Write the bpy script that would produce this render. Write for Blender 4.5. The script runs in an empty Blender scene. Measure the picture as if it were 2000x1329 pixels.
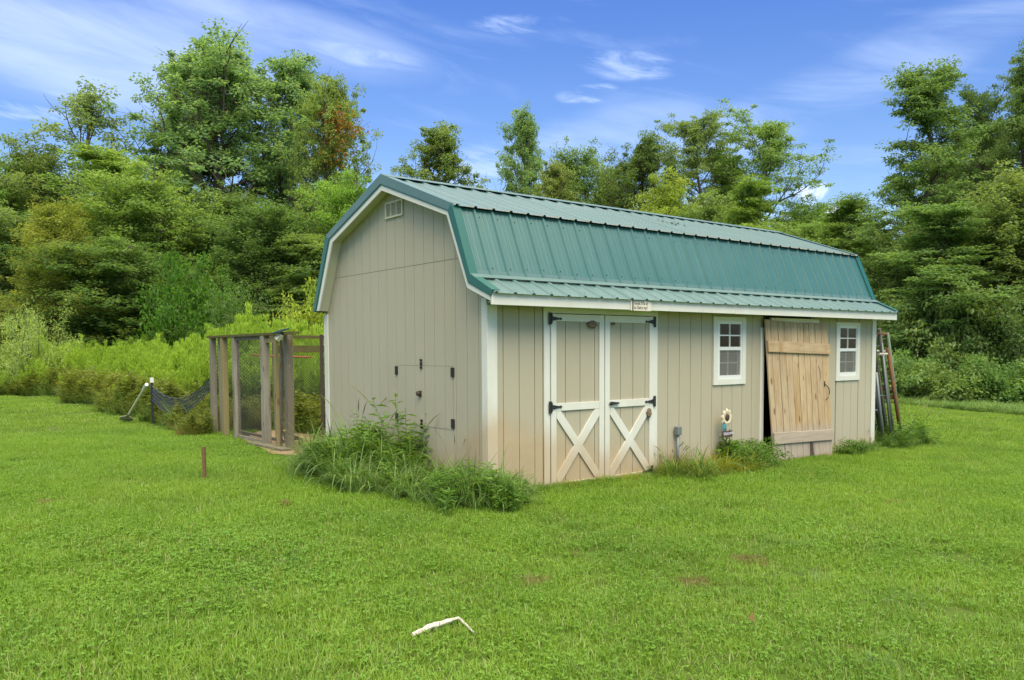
import bpy, math, random
import numpy as np
from mathutils import Vector, Matrix

PI = math.pi
R_ = math.radians
rng = np.random.default_rng(7)
random.seed(7)
scene = bpy.context.scene
COL = scene.collection

# ------------------------------------------------------------------ camera
CAM = np.array([-4.7669, -6.5038, 1.4102])
YAW, PITCH, ROLL = 0.6617, -0.0541, -0.0050
FPX, SHIFT = 1600.74, 107.74
Fv = np.array([math.sin(YAW)*math.cos(PITCH), math.cos(YAW)*math.cos(PITCH), math.sin(PITCH)])
R0 = np.array([math.cos(YAW), -math.sin(YAW), 0.0]); U0 = np.cross(R0, Fv)
Rv = math.cos(ROLL)*R0 + math.sin(ROLL)*U0
Uv = -math.sin(ROLL)*R0 + math.cos(ROLL)*U0
cam_d = bpy.data.cameras.new('camera'); cam = bpy.data.objects.new('camera', cam_d); COL.objects.link(cam)
cam.matrix_world = Matrix(((Rv[0], Uv[0], -Fv[0], CAM[0]), (Rv[1], Uv[1], -Fv[1], CAM[1]), (Rv[2], Uv[2], -Fv[2], CAM[2]), (0, 0, 0, 1)))
cam_d.sensor_width = 36.0; cam_d.sensor_fit = 'HORIZONTAL'; cam_d.lens = FPX/2000*36
cam_d.shift_y = SHIFT/2000; cam_d.clip_start = 0.05; cam_d.clip_end = 2000
scene.camera = cam

def ray(px, py):
    return Fv + (px-1000)/FPX*Rv - (py-664.5-SHIFT)/FPX*Uv

# ------------------------------------------------------------------ node helpers
class NT:
    def __init__(s, nt): s.nt = nt; s.n = nt.nodes; s.l = nt.links; s.n.clear()
    def node(s, t, **k):
        nd = s.n.new(t)
        for a, b in k.items(): setattr(nd, a, b)
        return nd
    def put(s, sock, v):
        if isinstance(v, bpy.types.NodeSocket): s.l.new(v, sock)
        elif isinstance(v, (tuple, list)):
            v = tuple(v)
            if len(v) == 3 and len(sock.default_value) == 4: v = v + (1,)
            sock.default_value = v
        else: sock.default_value = v
    def math(s, op, a, b=None, c=None, clamp=False):
        nd = s.node('ShaderNodeMath', operation=op, use_clamp=clamp); s.put(nd.inputs[0], a)
        if b is not None: s.put(nd.inputs[1], b)
        if c is not None: s.put(nd.inputs[2], c)
        return nd.outputs[0]
    def mapr(s, v, a, b, c=0.0, d=1.0, smooth=False):
        nd = s.node('ShaderNodeMapRange'); nd.clamp = True
        if smooth: nd.interpolation_type = 'SMOOTHSTEP'
        s.put(nd.inputs['Value'], v)
        for k, x in (('From Min', a), ('From Max', b), ('To Min', c), ('To Max', d)): s.put(nd.inputs[k], x)
        return nd.outputs[0]
    def mix(s, f, a, b, mode='MIX'):
        nd = s.node('ShaderNodeMix', data_type='RGBA', blend_type=mode); nd.clamp_factor = True
        s.put(nd.inputs[0], f); s.put(nd.inputs[6], a); s.put(nd.inputs[7], b); return nd.outputs[2]
    def noise(s, vec, scale=1.0, detail=3.0, rough=0.5, dist=0.0):
        nd = s.node('ShaderNodeTexNoise'); s.put(nd.inputs['Vector'], vec)
        nd.inputs['Scale'].default_value = scale; nd.inputs['Detail'].default_value = detail
        nd.inputs['Roughness'].default_value = rough; nd.inputs['Distortion'].default_value = dist
        return nd.outputs['Fac']
    def vscale(s, vec, v, off=(0, 0, 0)):
        nd = s.node('ShaderNodeMapping'); s.put(nd.inputs['Vector'], vec)
        nd.inputs['Scale'].default_value = v; nd.inputs['Location'].default_value = off
        return nd.outputs[0]

# ------------------------------------------------------------------ world
SUN_DIR = Vector((-0.22, -0.52, 0.80)).normalized()
world = bpy.data.worlds.new('World'); scene.world = world; world.use_nodes = True
w = NT(world.node_tree)
sky = w.node('ShaderNodeTexSky', sky_type='NISHITA'); sky.sun_disc = False
sky.sun_elevation = math.asin(SUN_DIR.z); sky.sun_rotation = math.atan2(SUN_DIR.x, SUN_DIR.y)
sky.air_density = 1.0; sky.dust_density = 0.3; sky.ozone_density = 2.0
tc = w.node('ShaderNodeTexCoord'); gen = tc.outputs['Generated']
sep = w.node('ShaderNodeSeparateXYZ'); w.put(sep.inputs[0], gen)
sx, sy, sz = sep.outputs
el = w.math('ARCSINE', sz); az = w.math('ARCTAN2', sx, sy)
blue = w.mix(w.mapr(el, -0.02, 0.42), (0.64, 0.64, 0.575), (0.315, 0.455, 0.77))
skyc = w.mix(1.0, sky.outputs[0], blue, 'MULTIPLY')
def px_ae(px, py):
    d = ray(px, py); d = d/np.linalg.norm(d); return math.atan2(d[0], d[1]), math.asin(d[2])
cv = w.node('ShaderNodeCombineXYZ')
w.put(cv.inputs[0], w.math('MULTIPLY', az, 2.2)); w.put(cv.inputs[1], w.math('MULTIPLY', w.math('ADD', el, w.math('MULTIPLY', az, 0.18)), 11.0))
streak = w.noise(cv.outputs[0], 1.7, 7, 0.58, 0.5)
fine = w.noise(cv.outputs[0], 6.0, 6, 0.6, 0.6)
ragged = w.mapr(w.noise(gen, 16.0, 8, 0.62, 0.5), 0.36, 0.66)
fineC = w.mapr(fine, 0.34, 0.68); streakC = w.mapr(streak, 0.34, 0.66)
cloud = w.mapr(streak, 0.48, 0.86, 0.0, 0.28, True)
high = w.mapr(el, 0.40, 0.85, 0.0, 0.90, True)
def blob(px, py, rx, ry, tilt, amp, n, lo=0.12, hi=1.55):
    a0, e0 = px_ae(px, py)
    da = w.math('SUBTRACT', az, a0); de = w.math('SUBTRACT', el, e0)
    c, s_ = math.cos(tilt), math.sin(tilt)
    u = w.math('DIVIDE', w.math('ADD', w.math('MULTIPLY', da, c), w.math('MULTIPLY', de, s_)), rx)
    v = w.math('DIVIDE', w.math('SUBTRACT', w.math('MULTIPLY', de, c), w.math('MULTIPLY', da, s_)), ry)
    r = w.math('ADD', w.math('MULTIPLY', u, u), w.math('MULTIPLY', v, v))
    e = w.mapr(r, 0.0, 1.0, 1.0, 0.0, True)
    x = w.math('MULTIPLY', e, w.math('ADD', w.math('MULTIPLY', n, 1.15), 0.08))
    return w.mapr(x, lo*0.6, hi*0.8, 0.0, amp, True)
for b in ((170, 90, 0.36, 0.085, -0.06, 0.85, streak), (520, 60, 0.26, 0.050, -0.15, 0.85, streak), (700, 100, 0.12, 0.026, -0.12, 0.7, fine),
          (40, 218, 0.07, 0.012, -0.05, 0.6, fineC), (180, 170, 0.16, 0.035, -0.1, 0.45, fineC), (1010, 48, 0.08, 0.014, 0.0, 0.35, fineC),
          (1225, 128, 0.075, 0.022, -0.12, 0.45, fineC), (1150, 185, 0.05, 0.014, 0.05, 0.8, fineC), (940, 350, 0.07, 0.055, 0.0, 0.45, fineC),
          (1650, 170, 0.42, 0.050, 0.30, 0.30, streakC), (1150, 280, 0.2, 0.05, 0.2, 0.3, streakC)):
    cloud = w.math('MAXIMUM', cloud, blob(*b))
cloud = w.math('MAXIMUM', cloud, high)
puff = None
for b in ((1565, 385, 0.045, 0.026, 0.0, 0.85, ragged, 0.25, 1.1), (1520, 425, 0.10, 0.020, 0.0, 0.7, ragged, 0.3, 0.8), (1400, 400, 0.05, 0.018, 0.0, 0.6, ragged, 0.3, 0.8)):
    puff = blob(*b) if puff is None else w.math('MAXIMUM', puff, blob(*b))
skyc = w.mix(cloud, skyc, w.mix(w.mapr(el, 0.42, 0.8), (3.5, 4.2, 5.5), (10.0, 9.8, 9.0)))
skyc = w.mix(puff, skyc, (6.0, 6.3, 6.9))
bg = w.node('ShaderNodeBackground'); w.put(bg.inputs[0], skyc); bg.inputs[1].default_value = 0.10
wo = w.node('ShaderNodeOutputWorld'); w.l.new(bg.outputs[0], wo.inputs[0])

# ------------------------------------------------------------------ sun (thin high cloud: wide, soft)
sun_d = bpy.data.lights.new('sun', 'SUN'); sun_d.energy = 1.5; sun_d.angle = R_(42); sun_d.color = (1.0, 0.90, 0.66)
sun = bpy.data.objects.new('sun', sun_d); COL.objects.link(sun)
sun.rotation_mode = 'QUATERNION'; sun.rotation_quaternion = SUN_DIR.to_track_quat('Z', 'Y'); sun.location = (-10, -14, 30)
vs = scene.view_settings; vs.view_transform = 'Standard'; vs.look = 'None'; vs.gamma = 1; vs.use_curve_mapping = False; vs.exposure = 1.42
scene.cycles.max_bounces = 8; scene.cycles.transparent_max_bounces = 8; scene.cycles.use_denoising = True

# ------------------------------------------------------------------ ground height
def gz(x, y):
    x = np.asarray(x, float); y = np.asarray(y, float)
    z = -0.0141*15*np.tanh(x/15)+0.012*25*np.tanh(y/25)
    near = 0.5+0.5*np.tanh((np.hypot(x-3.6, y-1.8)-5.2)/0.8)
    z = z+near*(0.012*np.sin(x*1.7+0.6*y)*np.sin(y*1.3-0.4*x+1)+0.02*np.sin(x*0.45+2)*np.sin(y*0.5))
    return z
def G(px, py):
    d = ray(px, py); t = 1.0
    for i in range(5000):
        q = CAM+t*d
        if q[2] < float(gz(q[0], q[1])): break
        t += 0.02
    return q
def column(px, depth):                      # a ground point under an image column, depth metres ahead
    q = CAM+depth*ray(px, 664.5+SHIFT); return q[0], q[1], float(gz(q[0], q[1]))
def height_at(px, py, depth):
    q = CAM+depth*ray(px, py); return q[2]-float(gz(q[0], q[1]))

# ------------------------------------------------------------------ materials
def mat(name, color=(0.5, 0.5, 0.5), rough=0.6, metal=0.0, spec=0.4, fn=None, bump=None):
    m = bpy.data.materials.new(name); m.use_nodes = True; t = NT(m.node_tree)
    p = t.node('ShaderNodeBsdfPrincipled'); o = t.node('ShaderNodeOutputMaterial'); t.l.new(p.outputs[0], o.inputs[0])
    g = t.node('ShaderNodeNewGeometry'); pos = g.outputs['Position']
    c = color
    if fn: c = fn(t, pos, g)
    if isinstance(c, dict):
        for k, v in c.items():
            if k != 'h': t.put(p.inputs[k], v)
        h = c.get('h')
    else:
        t.put(p.inputs['Base Color'], c); h = None
    if not (isinstance(c, dict) and 'Roughness' in c): p.inputs['Roughness'].default_value = rough
    p.inputs['Metallic'].default_value = metal; p.inputs['Specular IOR Level'].default_value = spec
    if h is not None:
        b = t.node('ShaderNodeBump'); b.inputs['Strength'].default_value = bump or 0.3; b.inputs['Distance'].default_value = 0.01
        t.put(b.inputs['Height'], h); t.l.new(b.outputs[0], p.inputs['Normal'])
    return m

def dirt_mask(t, pos, amount=1.0):
    s = t.node('ShaderNodeSeparateXYZ'); t.put(s.inputs[0], pos); X, Y, Z = s.outputs
    hx = t.math('MULTIPLY', t.math('EXPONENT', t.math('DIVIDE', t.math('MAXIMUM', X, 0.0), -1.9)), 0.82)
    hy = t.math('EXPONENT', t.math('DIVIDE', t.math('MAXIMUM', Y, 0.0), -0.9))
    h = t.math('ADD', t.math('MULTIPLY', hx, hy), 0.05)
    n = t.noise(t.vscale(pos, (3.0, 3.0, 1.2)), 1.6, 6, 0.65)
    h = t.math('ADD', h, t.math('MULTIPLY', t.math('SUBTRACT', n, 0.5), 0.42))
    return t.math('MULTIPLY', t.mapr(t.math('SUBTRACT', h, Z), -0.16, 0.30, 0.0, 1.0, True), amount)

def siding_fn(t, pos, g):
    grain = t.noise(t.vscale(pos, (60, 60, 2.2)), 1.0, 5, 0.6)
    blot = t.noise(t.vscale(pos, (1.3, 1.3, 0.7)), 1.0, 5, 0.6)
    oi = t.node('ShaderNodeObjectInfo')
    c = t.mix(blot, (0.392, 0.350, 0.250), (0.435, 0.392, 0.285))
    c = t.mix(t.mapr(grain, 0.35, 0.75, 0.0, 0.10), c, (0.27, 0.25, 0.18))
    c = t.mix(t.math('MULTIPLY', oi.outputs['Random'], 0.12), c, (0.37, 0.35, 0.27))
    s = t.node('ShaderNodeSeparateXYZ'); t.put(s.inputs[0], pos)
    top = t.math('MULTIPLY', t.mapr(s.outputs[2], 1.35, 1.95, 0, 1, True), t.mapr(s.outputs[1], 0.1, 0.02, 0, 0.30))  # greenish shade under the eave, painted into the front siding
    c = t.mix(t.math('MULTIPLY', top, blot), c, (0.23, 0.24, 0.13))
    run = t.noise(t.vscale(pos, (9, 9, 0.5), (3, 1, 0)), 1.0, 4, 0.7)
    c = t.mix(t.mapr(run, 0.62, 0.8, 0, 0.22), c, (0.25, 0.22, 0.15))
    sp = t.noise(pos, 38.0, 3, 0.6); c = t.mix(t.mapr(sp, 0.715, 0.75, 0, 0.55), c, (0.16, 0.13, 0.09))
    fa = t.noise(t.vscale(pos, (0.7, 0.7, 0.5), (7, 2, 1)), 1.0, 4, 0.6); c = t.mix(t.mapr(fa, 0.45, 0.7, 0, 0.16), c, (0.52, 0.49, 0.40))
    d = dirt_mask(t, pos)
    dc = t.mix(t.noise(pos, 5.0, 5, 0.6), (0.37, 0.265, 0.15), (0.48, 0.375, 0.24))
    c = t.mix(t.math('MULTIPLY', d, 0.9), c, dc)
    return {'Base Color': c, 'h': grain}
M_siding = mat('taupe_paint', rough=0.62, spec=0.3, fn=siding_fn, bump=0.25)

def white_fn(t, pos, g):
    n = t.noise(t.vscale(pos, (4, 4, 2)), 1.0, 6, 0.65)
    c = t.mix(t.mapr(n, 0.35, 0.75), (0.66, 0.655, 0.59), (0.60, 0.59, 0.50))
    ch = t.noise(t.vscale(pos, (22, 22, 9)), 1.0, 5, 0.7)
    c = t.mix(t.mapr(ch, 0.66, 0.74, 0, 0.5), c, (0.42, 0.38, 0.28))
    gr = t.noise(t.vscale(pos, (50, 50, 2)), 1.0, 4, 0.6)
    c = t.mix(t.mapr(gr, 0.5, 0.8, 0, 0.10), c, (0.5, 0.48, 0.40))
    d = dirt_mask(t, pos)
    c = t.mix(t.math('MULTIPLY', d, 0.92), c, t.mix(n, (0.42, 0.31, 0.19), (0.56, 0.46, 0.32)))
    return {'Base Color': c, 'h': gr}
M_white = mat('white_paint', rough=0.5, spec=0.35, fn=white_fn, bump=0.15)
M_vinyl = mat('white_vinyl', (0.68, 0.69, 0.66), rough=0.35, spec=0.45)
M_ivory = mat('ivory_plastic', (0.60, 0.57, 0.42), rough=0.5)

def roof_fn(t, pos, g):
    n = t.noise(t.vscale(pos, (0.8, 1.5, 1.5)), 1.0, 5, 0.6)
    c = t.mix(n, (0.022, 0.108, 0.086), (0.044, 0.138, 0.113))
    s2 = t.noise(t.vscale(pos, (26, 1.5, 1.5)), 1.0, 4, 0.6)
    c = t.mix(t.mapr(s2, 0.5, 0.85, 0, 0.25), c, (0.11, 0.21, 0.19))
    oi = t.node('ShaderNodeObjectInfo'); c = t.mix(t.math('MULTIPLY', oi.outputs['Random'], 0.18), c, (0.02, 0.09, 0.08))
    sp = t.noise(pos, 34.0, 3, 0.6)
    c = t.mix(t.mapr(sp, 0.70, 0.76, 0, 0.5), c, (0.12, 0.14, 0.10))
    return {'Base Color': c, 'Roughness': t.mapr(n, 0.2, 0.8, 0.26, 0.36), 'h': t.noise(t.vscale(pos, (3, 1, 1)), 1.5, 2, 0.5)}
M_roof = mat('teal_painted_metal', spec=0.9, fn=roof_fn, bump=0.3)
def roof_sheen_fn(t, pos, g):  # paler roof metal for upper and flared slopes: sky sheen put into the colour
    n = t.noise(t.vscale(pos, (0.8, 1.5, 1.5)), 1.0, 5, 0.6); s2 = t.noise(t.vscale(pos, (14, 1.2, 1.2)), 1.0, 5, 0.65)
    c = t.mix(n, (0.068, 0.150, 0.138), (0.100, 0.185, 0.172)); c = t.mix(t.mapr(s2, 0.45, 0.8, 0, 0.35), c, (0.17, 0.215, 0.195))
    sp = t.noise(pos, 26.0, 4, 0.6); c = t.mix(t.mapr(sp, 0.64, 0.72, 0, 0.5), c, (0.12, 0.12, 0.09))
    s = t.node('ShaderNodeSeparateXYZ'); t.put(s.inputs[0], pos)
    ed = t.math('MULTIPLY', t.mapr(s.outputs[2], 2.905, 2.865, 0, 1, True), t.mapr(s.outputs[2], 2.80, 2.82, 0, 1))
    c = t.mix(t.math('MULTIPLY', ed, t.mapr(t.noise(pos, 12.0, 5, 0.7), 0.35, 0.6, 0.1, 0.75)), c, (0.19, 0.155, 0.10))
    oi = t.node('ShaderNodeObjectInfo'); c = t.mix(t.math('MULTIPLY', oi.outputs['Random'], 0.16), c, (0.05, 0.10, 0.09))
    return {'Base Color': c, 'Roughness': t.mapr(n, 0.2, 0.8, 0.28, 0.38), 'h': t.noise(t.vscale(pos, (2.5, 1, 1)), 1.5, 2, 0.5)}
M_roof_sheen = mat('sky_sheen_teal_metal', spec=0.9, fn=roof_sheen_fn, bump=0.3)
M_rooftrim = mat('dark_green_trim', (0.010, 0.105, 0.082), rough=0.36, spec=0.55)
def flash_fn(t, pos, g):
    n = t.noise(pos, 3.0, 5, 0.6)
    return t.mix(n, (0.07, 0.150, 0.135), (0.12, 0.190, 0.175))
M_flash = mat('grey_green_flashing', rough=0.4, spec=0.6, fn=flash_fn)
M_black = mat('black_iron', (0.022, 0.022, 0.024), rough=0.5)
M_dark = mat('dark_interior', (0.024, 0.024, 0.024), rough=0.9)
def screen_mat():
    m = bpy.data.materials.new('window_screen'); m.use_nodes = True; t = NT(m.node_tree)
    o = t.node('ShaderNodeOutputMaterial'); d = t.node('ShaderNodeBsdfDiffuse'); d.inputs[0].default_value = (0.26, 0.26, 0.23, 1)
    tr = t.node('ShaderNodeBsdfTransparent'); mx = t.node('ShaderNodeMixShader'); mx.inputs[0].default_value = 0.40
    t.l.new(tr.outputs[0], mx.inputs[1]); t.l.new(d.outputs[0], mx.inputs[2]); t.l.new(mx.outputs[0], o.inputs[0]); return m
M_screen = screen_mat()
M_curtain = mat('interior_panel', (0.22, 0.22, 0.20), rough=0.8)
def glass_mat():
    m = bpy.data.materials.new('window_glass'); m.use_nodes = True; t = NT(m.node_tree)
    o = t.node('ShaderNodeOutputMaterial'); gl = t.node('ShaderNodeBsdfGlossy'); gl.inputs['Roughness'].default_value = 0.03
    tr = t.node('ShaderNodeBsdfTransparent'); tr.inputs[0].default_value = (0.90, 0.94, 0.95, 1)
    fr = t.node('ShaderNodeFresnel'); fr.inputs[0].default_value = 1.38
    mx = t.node('ShaderNodeMixShader'); t.l.new(fr.outputs[0], mx.inputs[0]); t.l.new(tr.outputs[0], mx.inputs[1]); t.l.new(gl.outputs[0], mx.inputs[2])
    t.l.new(mx.outputs[0], o.inputs[0]); return m
M_glass = glass_mat()

def plank_fn(kind):
    def fn(t, pos, g):
        oi = t.node('ShaderNodeObjectInfo'); r = oi.outputs['Random']
        off = t.node('ShaderNodeCombineXYZ'); t.put(off.inputs[0], t.math('MULTIPLY', r, 31.0)); t.put(off.inputs[2], t.math('MULTIPLY', r, 17.0))
        va = t.node('ShaderNodeVectorMath', operation='ADD'); t.put(va.inputs[0], pos); t.put(va.inputs[1], off.outputs[0]); p = va.outputs[0]
        sc = (26, 26, 1.6) if kind != 'h' else (1.6, 26, 26)
        gr = t.noise(t.vscale(p, sc), 1.0, 6, 0.65, 0.8)
        big = t.noise(t.vscale(p, (4, 4, 1.1)), 1.0, 4, 0.6)
        vor = t.node('ShaderNodeTexVoronoi'); t.put(vor.inputs['Vector'], t.vscale(p, (8.0, 8.0, 3.2))); vor.inputs['Scale'].default_value = 1.0
        kn = t.mapr(vor.outputs['Distance'], 0.08, 0.22, 1.0, 0.0, True)
        if kind == 'grey':
            a, b, dk = (0.235, 0.205, 0.155), (0.35, 0.32, 0.25), (0.11, 0.095, 0.07)
        elif kind == 'green':
            a, b, dk = (0.28, 0.23, 0.09), (0.36, 0.30, 0.15), (0.2, 0.17, 0.08)
        else:
            a, b, dk = (0.41, 0.285, 0.145), (0.54, 0.42, 0.255), (0.22, 0.135, 0.065)
        c = t.mix(t.mapr(big, 0.3, 0.7), a, b)
        c = t.mix(t.math('MULTIPLY', r, 0.75), c, (0.42, 0.33, 0.22) if kind in ('v', 'h') else dk)
        c = t.mix(t.mapr(gr, 0.45, 0.70, 0, 0.60), c, dk)
        st = t.noise(t.vscale(p, (7, 7, 0.9), (5, 5, 5)), 1.0, 3, 0.5)
        c = t.mix(t.mapr(st, 0.54, 0.70, 0, 0.75), c, (0.33, 0.19, 0.075) if kind in ('v', 'h') else dk)
        c = t.mix(t.math('MULTIPLY', kn, 0.9), c, (0.16, 0.085, 0.045))
        s = t.node('ShaderNodeSeparateXYZ'); t.put(s.inputs[0], pos)
        if kind in ('v', 'h'):
            low = t.mapr(t.math('ADD', s.outputs[2], t.math('MULTIPLY', big, 0.15)), 0.52, 0.34, 0, 0.85, True)
            c = t.mix(low, c, t.mix(gr, (0.44, 0.39, 0.32), (0.24, 0.19, 0.15)))
            vl = t.mapr(t.math('ADD', s.outputs[2], t.math('MULTIPLY', gr, 0.1)), 0.04, -0.05, 0, 0.8, True)
            c = t.mix(vl, c, (0.25, 0.12, 0.06))
        else:
            vl = t.mapr(t.math('ADD', s.outputs[2], t.math('MULTIPLY', big, 0.5)), 0.6, 0.2, 0, 0.4, True)
            c = t.mix(vl, c, (0.22, 0.20, 0.10))
            li = t.noise(pos, 14.0, 4, 0.6)
            c = t.mix(t.mapr(li, 0.6, 0.7, 0, 0.4), c, (0.30, 0.33, 0.22))
        return {'Base Color': c, 'h': gr}
    return fn
M_plank = mat('raw_pine_upright', rough=0.75, spec=0.2, fn=plank_fn('v'), bump=0.3)
M_plankh = mat('raw_pine_level', rough=0.75, spec=0.2, fn=plank_fn('h'), bump=0.3)
M_grey = mat('weathered_wood', rough=0.85, spec=0.15, fn=plank_fn('grey'), bump=0.5)
M_tan = mat('treated_wood', rough=0.8, spec=0.15, fn=plank_fn('green'), bump=0.4)
def moss_fn(t, pos, g):
    n = t.noise(pos, 9.0, 6, 0.7)
    return {'Base Color': t.mix(t.mapr(n, 0.4, 0.6), (0.13, 0.10, 0.05), (0.09, 0.10, 0.03)), 'h': n}
M_moss = mat('mossy_wood', rough=0.95, spec=0.1, fn=moss_fn, bump=0.8)
def rust_fn(t, pos, g):
    n = t.noise(pos, 16.0, 6, 0.7)
    return {'Base Color': t.mix(t.mapr(n, 0.35, 0.65), (0.26, 0.10, 0.035), (0.14, 0.075, 0.045)), 'h': n}
M_rust = mat('rusty_steel', rough=0.8, spec=0.3, fn=rust_fn, bump=0.4)
def galv_fn(t, pos, g):
    n = t.noise(pos, 12.0, 6, 0.7)
    return {'Base Color': t.mix(n, (0.13, 0.16, 0.17), (0.26, 0.28, 0.27)), 'h': n}
M_galv = mat('dull_galvanised_steel', rough=0.5, metal=0.4, spec=0.5, fn=galv_fn, bump=0.15)
M_greenpipe = mat('faded_green_pipe', rough=0.55, fn=lambda t, p, g: t.mix(t.noise(p, 15, 5, 0.7), (0.09, 0.14, 0.09), (0.16, 0.20, 0.14)))
M_olive = mat('olive_grey_pipe', rough=0.6, fn=lambda t, p, g: t.mix(t.noise(p, 15, 5, 0.7), (0.12, 0.12, 0.08), (0.19, 0.17, 0.12)))
M_wire = mat('dark_wire', (0.045, 0.05, 0.045), rough=0.6, metal=0.3)
M_red = mat('red_painted_pipe', (0.36, 0.095, 0.05), rough=0.6)
M_dirt = mat('bare_dirt', rough=0.95, spec=0.1, fn=lambda t, p, g: {'Base Color': t.mix(t.noise(p, 4, 6, 0.7), (0.20, 0.135, 0.075), (0.34, 0.25, 0.16)), 'h': t.noise(p, 20, 5, 0.6)}, bump=0.8)
M_block = mat('concrete_tan', rough=0.9, fn=lambda t, p, g: t.mix(t.noise(p, 30, 5, 0.6), (0.27, 0.21, 0.13), (0.36, 0.29, 0.19)))
M_mud = mat('wasp_mud', rough=0.95, spec=0.1, fn=lambda t, p, g: {'Base Color': t.mix(t.noise(p, 60, 5, 0.6), (0.14, 0.10, 0.07), (0.24, 0.18, 0.12)), 'h': t.noise(p, 70, 4, 0.6)}, bump=0.8)
M_cream = mat('cream_petal', (0.66, 0.56, 0.38), rough=0.5)
M_brown = mat('dark_brown', (0.07, 0.045, 0.035), rough=0.6)
M_teal = mat('teal_leaf', (0.05, 0.24, 0.28), rough=0.4)
M_plaque = mat('cream_board', rough=0.7, fn=lambda t, p, g: t.mix(t.noise(p, 14, 5, 0.6), (0.62, 0.56, 0.44), (0.72, 0.69, 0.60)))
M_ink = mat('brown_ink', (0.13, 0.10, 0.08), rough=0.8)
M_pale = mat('pale_lavender', (0.62, 0.58, 0.66), rough=0.6)
M_bone = mat('bleached_bark', rough=0.8, fn=lambda t, p, g: {'Base Color': t.mix(t.mapr(t.noise(p, 22, 5, 0.7), 0.45, 0.7), (0.58, 0.53, 0.45), (0.36, 0.28, 0.18)), 'h': t.noise(p, 60, 4, 0.6)}, bump=0.5)
M_leafbrown = mat('dead_leaf', (0.26, 0.14, 0.06), rough=0.8)
M_solar = mat('solar_cell', (0.03, 0.045, 0.07), rough=0.2)
M_lens = mat('lamp_lens', (0.55, 0.55, 0.42), rough=0.3)
def bark_fn(t, pos, g):
    n = t.noise(t.vscale(pos, (9, 9, 2)), 1.0, 6, 0.7)
    return {'Base Color': t.mix(n, (0.055, 0.042, 0.030), (0.16, 0.13, 0.10)), 'h': n}
M_bark = mat('bark', rough=0.9, spec=0.1, fn=bark_fn, bump=0.8)

def leaf_mat(name, c1, c2, trans=0.35, use_obj=False, noise_scale=0.9, straw=None, rough=0.55, extra=None):
    m = bpy.data.materials.new(name); m.use_nodes = True; t = NT(m.node_tree)
    o = t.node('ShaderNodeOutputMaterial'); g = t.node('ShaderNodeNewGeometry'); pos = g.outputs['Position']
    rnd = g.outputs['Random Per Island']
    big = t.noise(pos, noise_scale, 3, 0.6)
    c = t.mix(t.mapr(t.math('ADD', t.math('MULTIPLY', rnd, 0.5), t.math('MULTIPLY', big, 0.9)), 0.3, 1.0), c1, c2)
    if use_obj:
        oi = t.node('ShaderNodeObjectInfo')
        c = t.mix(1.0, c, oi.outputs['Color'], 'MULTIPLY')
    if straw:
        c = t.mix(t.mapr(rnd, straw[1], straw[1]+0.02, 0, 1), c, straw[0])
    if extra: c = extra(t, pos, c)
    p = t.node('ShaderNodeBsdfPrincipled'); t.put(p.inputs['Base Color'], c); p.inputs['Roughness'].default_value = rough; p.inputs['Specular IOR Level'].default_value = 0.3
    tl = t.node('ShaderNodeBsdfTranslucent'); t.put(tl.inputs[0], t.mix(1.0, c, (1.25, 1.2, 0.55), 'MULTIPLY'))
    mx = t.node('ShaderNodeMixShader'); mx.inputs[0].default_value = trans
    t.l.new(p.outputs[0], mx.inputs[1]); t.l.new(tl.outputs[0], mx.inputs[2]); t.l.new(mx.outputs[0], o.inputs[0])
    return m
DRY = [(1465, 1097, 0.16), (1040, 1137, 0.12), (1360, 1140, 0.14), (1745, 985, 0.10), (1130, 1085, 0.06), (560, 985, 0.10), (90, 985, 0.10)]
DRYP = [(G(a, b), r) for a, b, r in DRY]
def lawn_extra(t, pos, c):
    n1 = t.noise(pos, 0.55, 4, 0.6); n2 = t.noise(pos, 2.3, 4, 0.65)
    c = t.mix(t.mapr(n1, 0.40, 0.62, 0, 0.4), c, (0.225, 0.375, 0.028))
    c = t.mix(t.mapr(n2, 0.54, 0.74, 0, 0.4), c, (0.120, 0.250, 0.024))
    c = t.mix(t.mapr(n2, 0.42, 0.25, 0, 0.45), c, (0.270, 0.320, 0.060))
    n3 = t.noise(pos, 9.0, 4, 0.65)
    tot = None
    for q, r in DRYP:
        vm = t.node('ShaderNodeVectorMath', operation='DISTANCE'); t.put(vm.inputs[0], pos); vm.inputs[1].default_value = tuple(q)
        d = t.mapr(t.math('ADD', vm.outputs['Value'], t.math('MULTIPLY', t.math('SUBTRACT', n3, 0.5), 0.5)), r*0.2, r*1.15, 1, 0, True)
        tot = d if tot is None else t.math('MAXIMUM', tot, d)
    return t.mix(t.math('MULTIPLY', tot, 0.85), c, (0.25, 0.195, 0.085))
M_grass = leaf_mat('lawn_blades', (0.062, 0.155, 0.012), (0.285, 0.430, 0.055), 0.42, straw=((0.46, 0.46, 0.22), 0.93), extra=lawn_extra)
M_clover = leaf_mat('lawn_clover', (0.120, 0.265, 0.030), (0.200, 0.370, 0.055), 0.38, extra=lawn_extra)
M_tall = leaf_mat('tall_grass_blades', (0.075, 0.170, 0.030), (0.250, 0.370, 0.105), 0.38, rough=0.38, straw=((0.33, 0.29, 0.12), 0.96))
M_tally = leaf_mat('yellow_grass_blades', (0.22, 0.27, 0.022), (0.36, 0.37, 0.04), 0.38, straw=((0.40, 0.30, 0.08), 0.85))
M_drygrass = leaf_mat('dry_grass_blades', (0.22, 0.15, 0.035), (0.30, 0.23, 0.06), 0.25, straw=((0.10, 0.15, 0.03), 0.75))
M_weed = leaf_mat('weed_leaves', (0.075, 0.185, 0.028), (0.190, 0.320, 0.060), 0.40)
M_seed = leaf_mat('seed_heads', (0.17, 0.19, 0.06), (0.26, 0.26, 0.10), 0.3)
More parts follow.
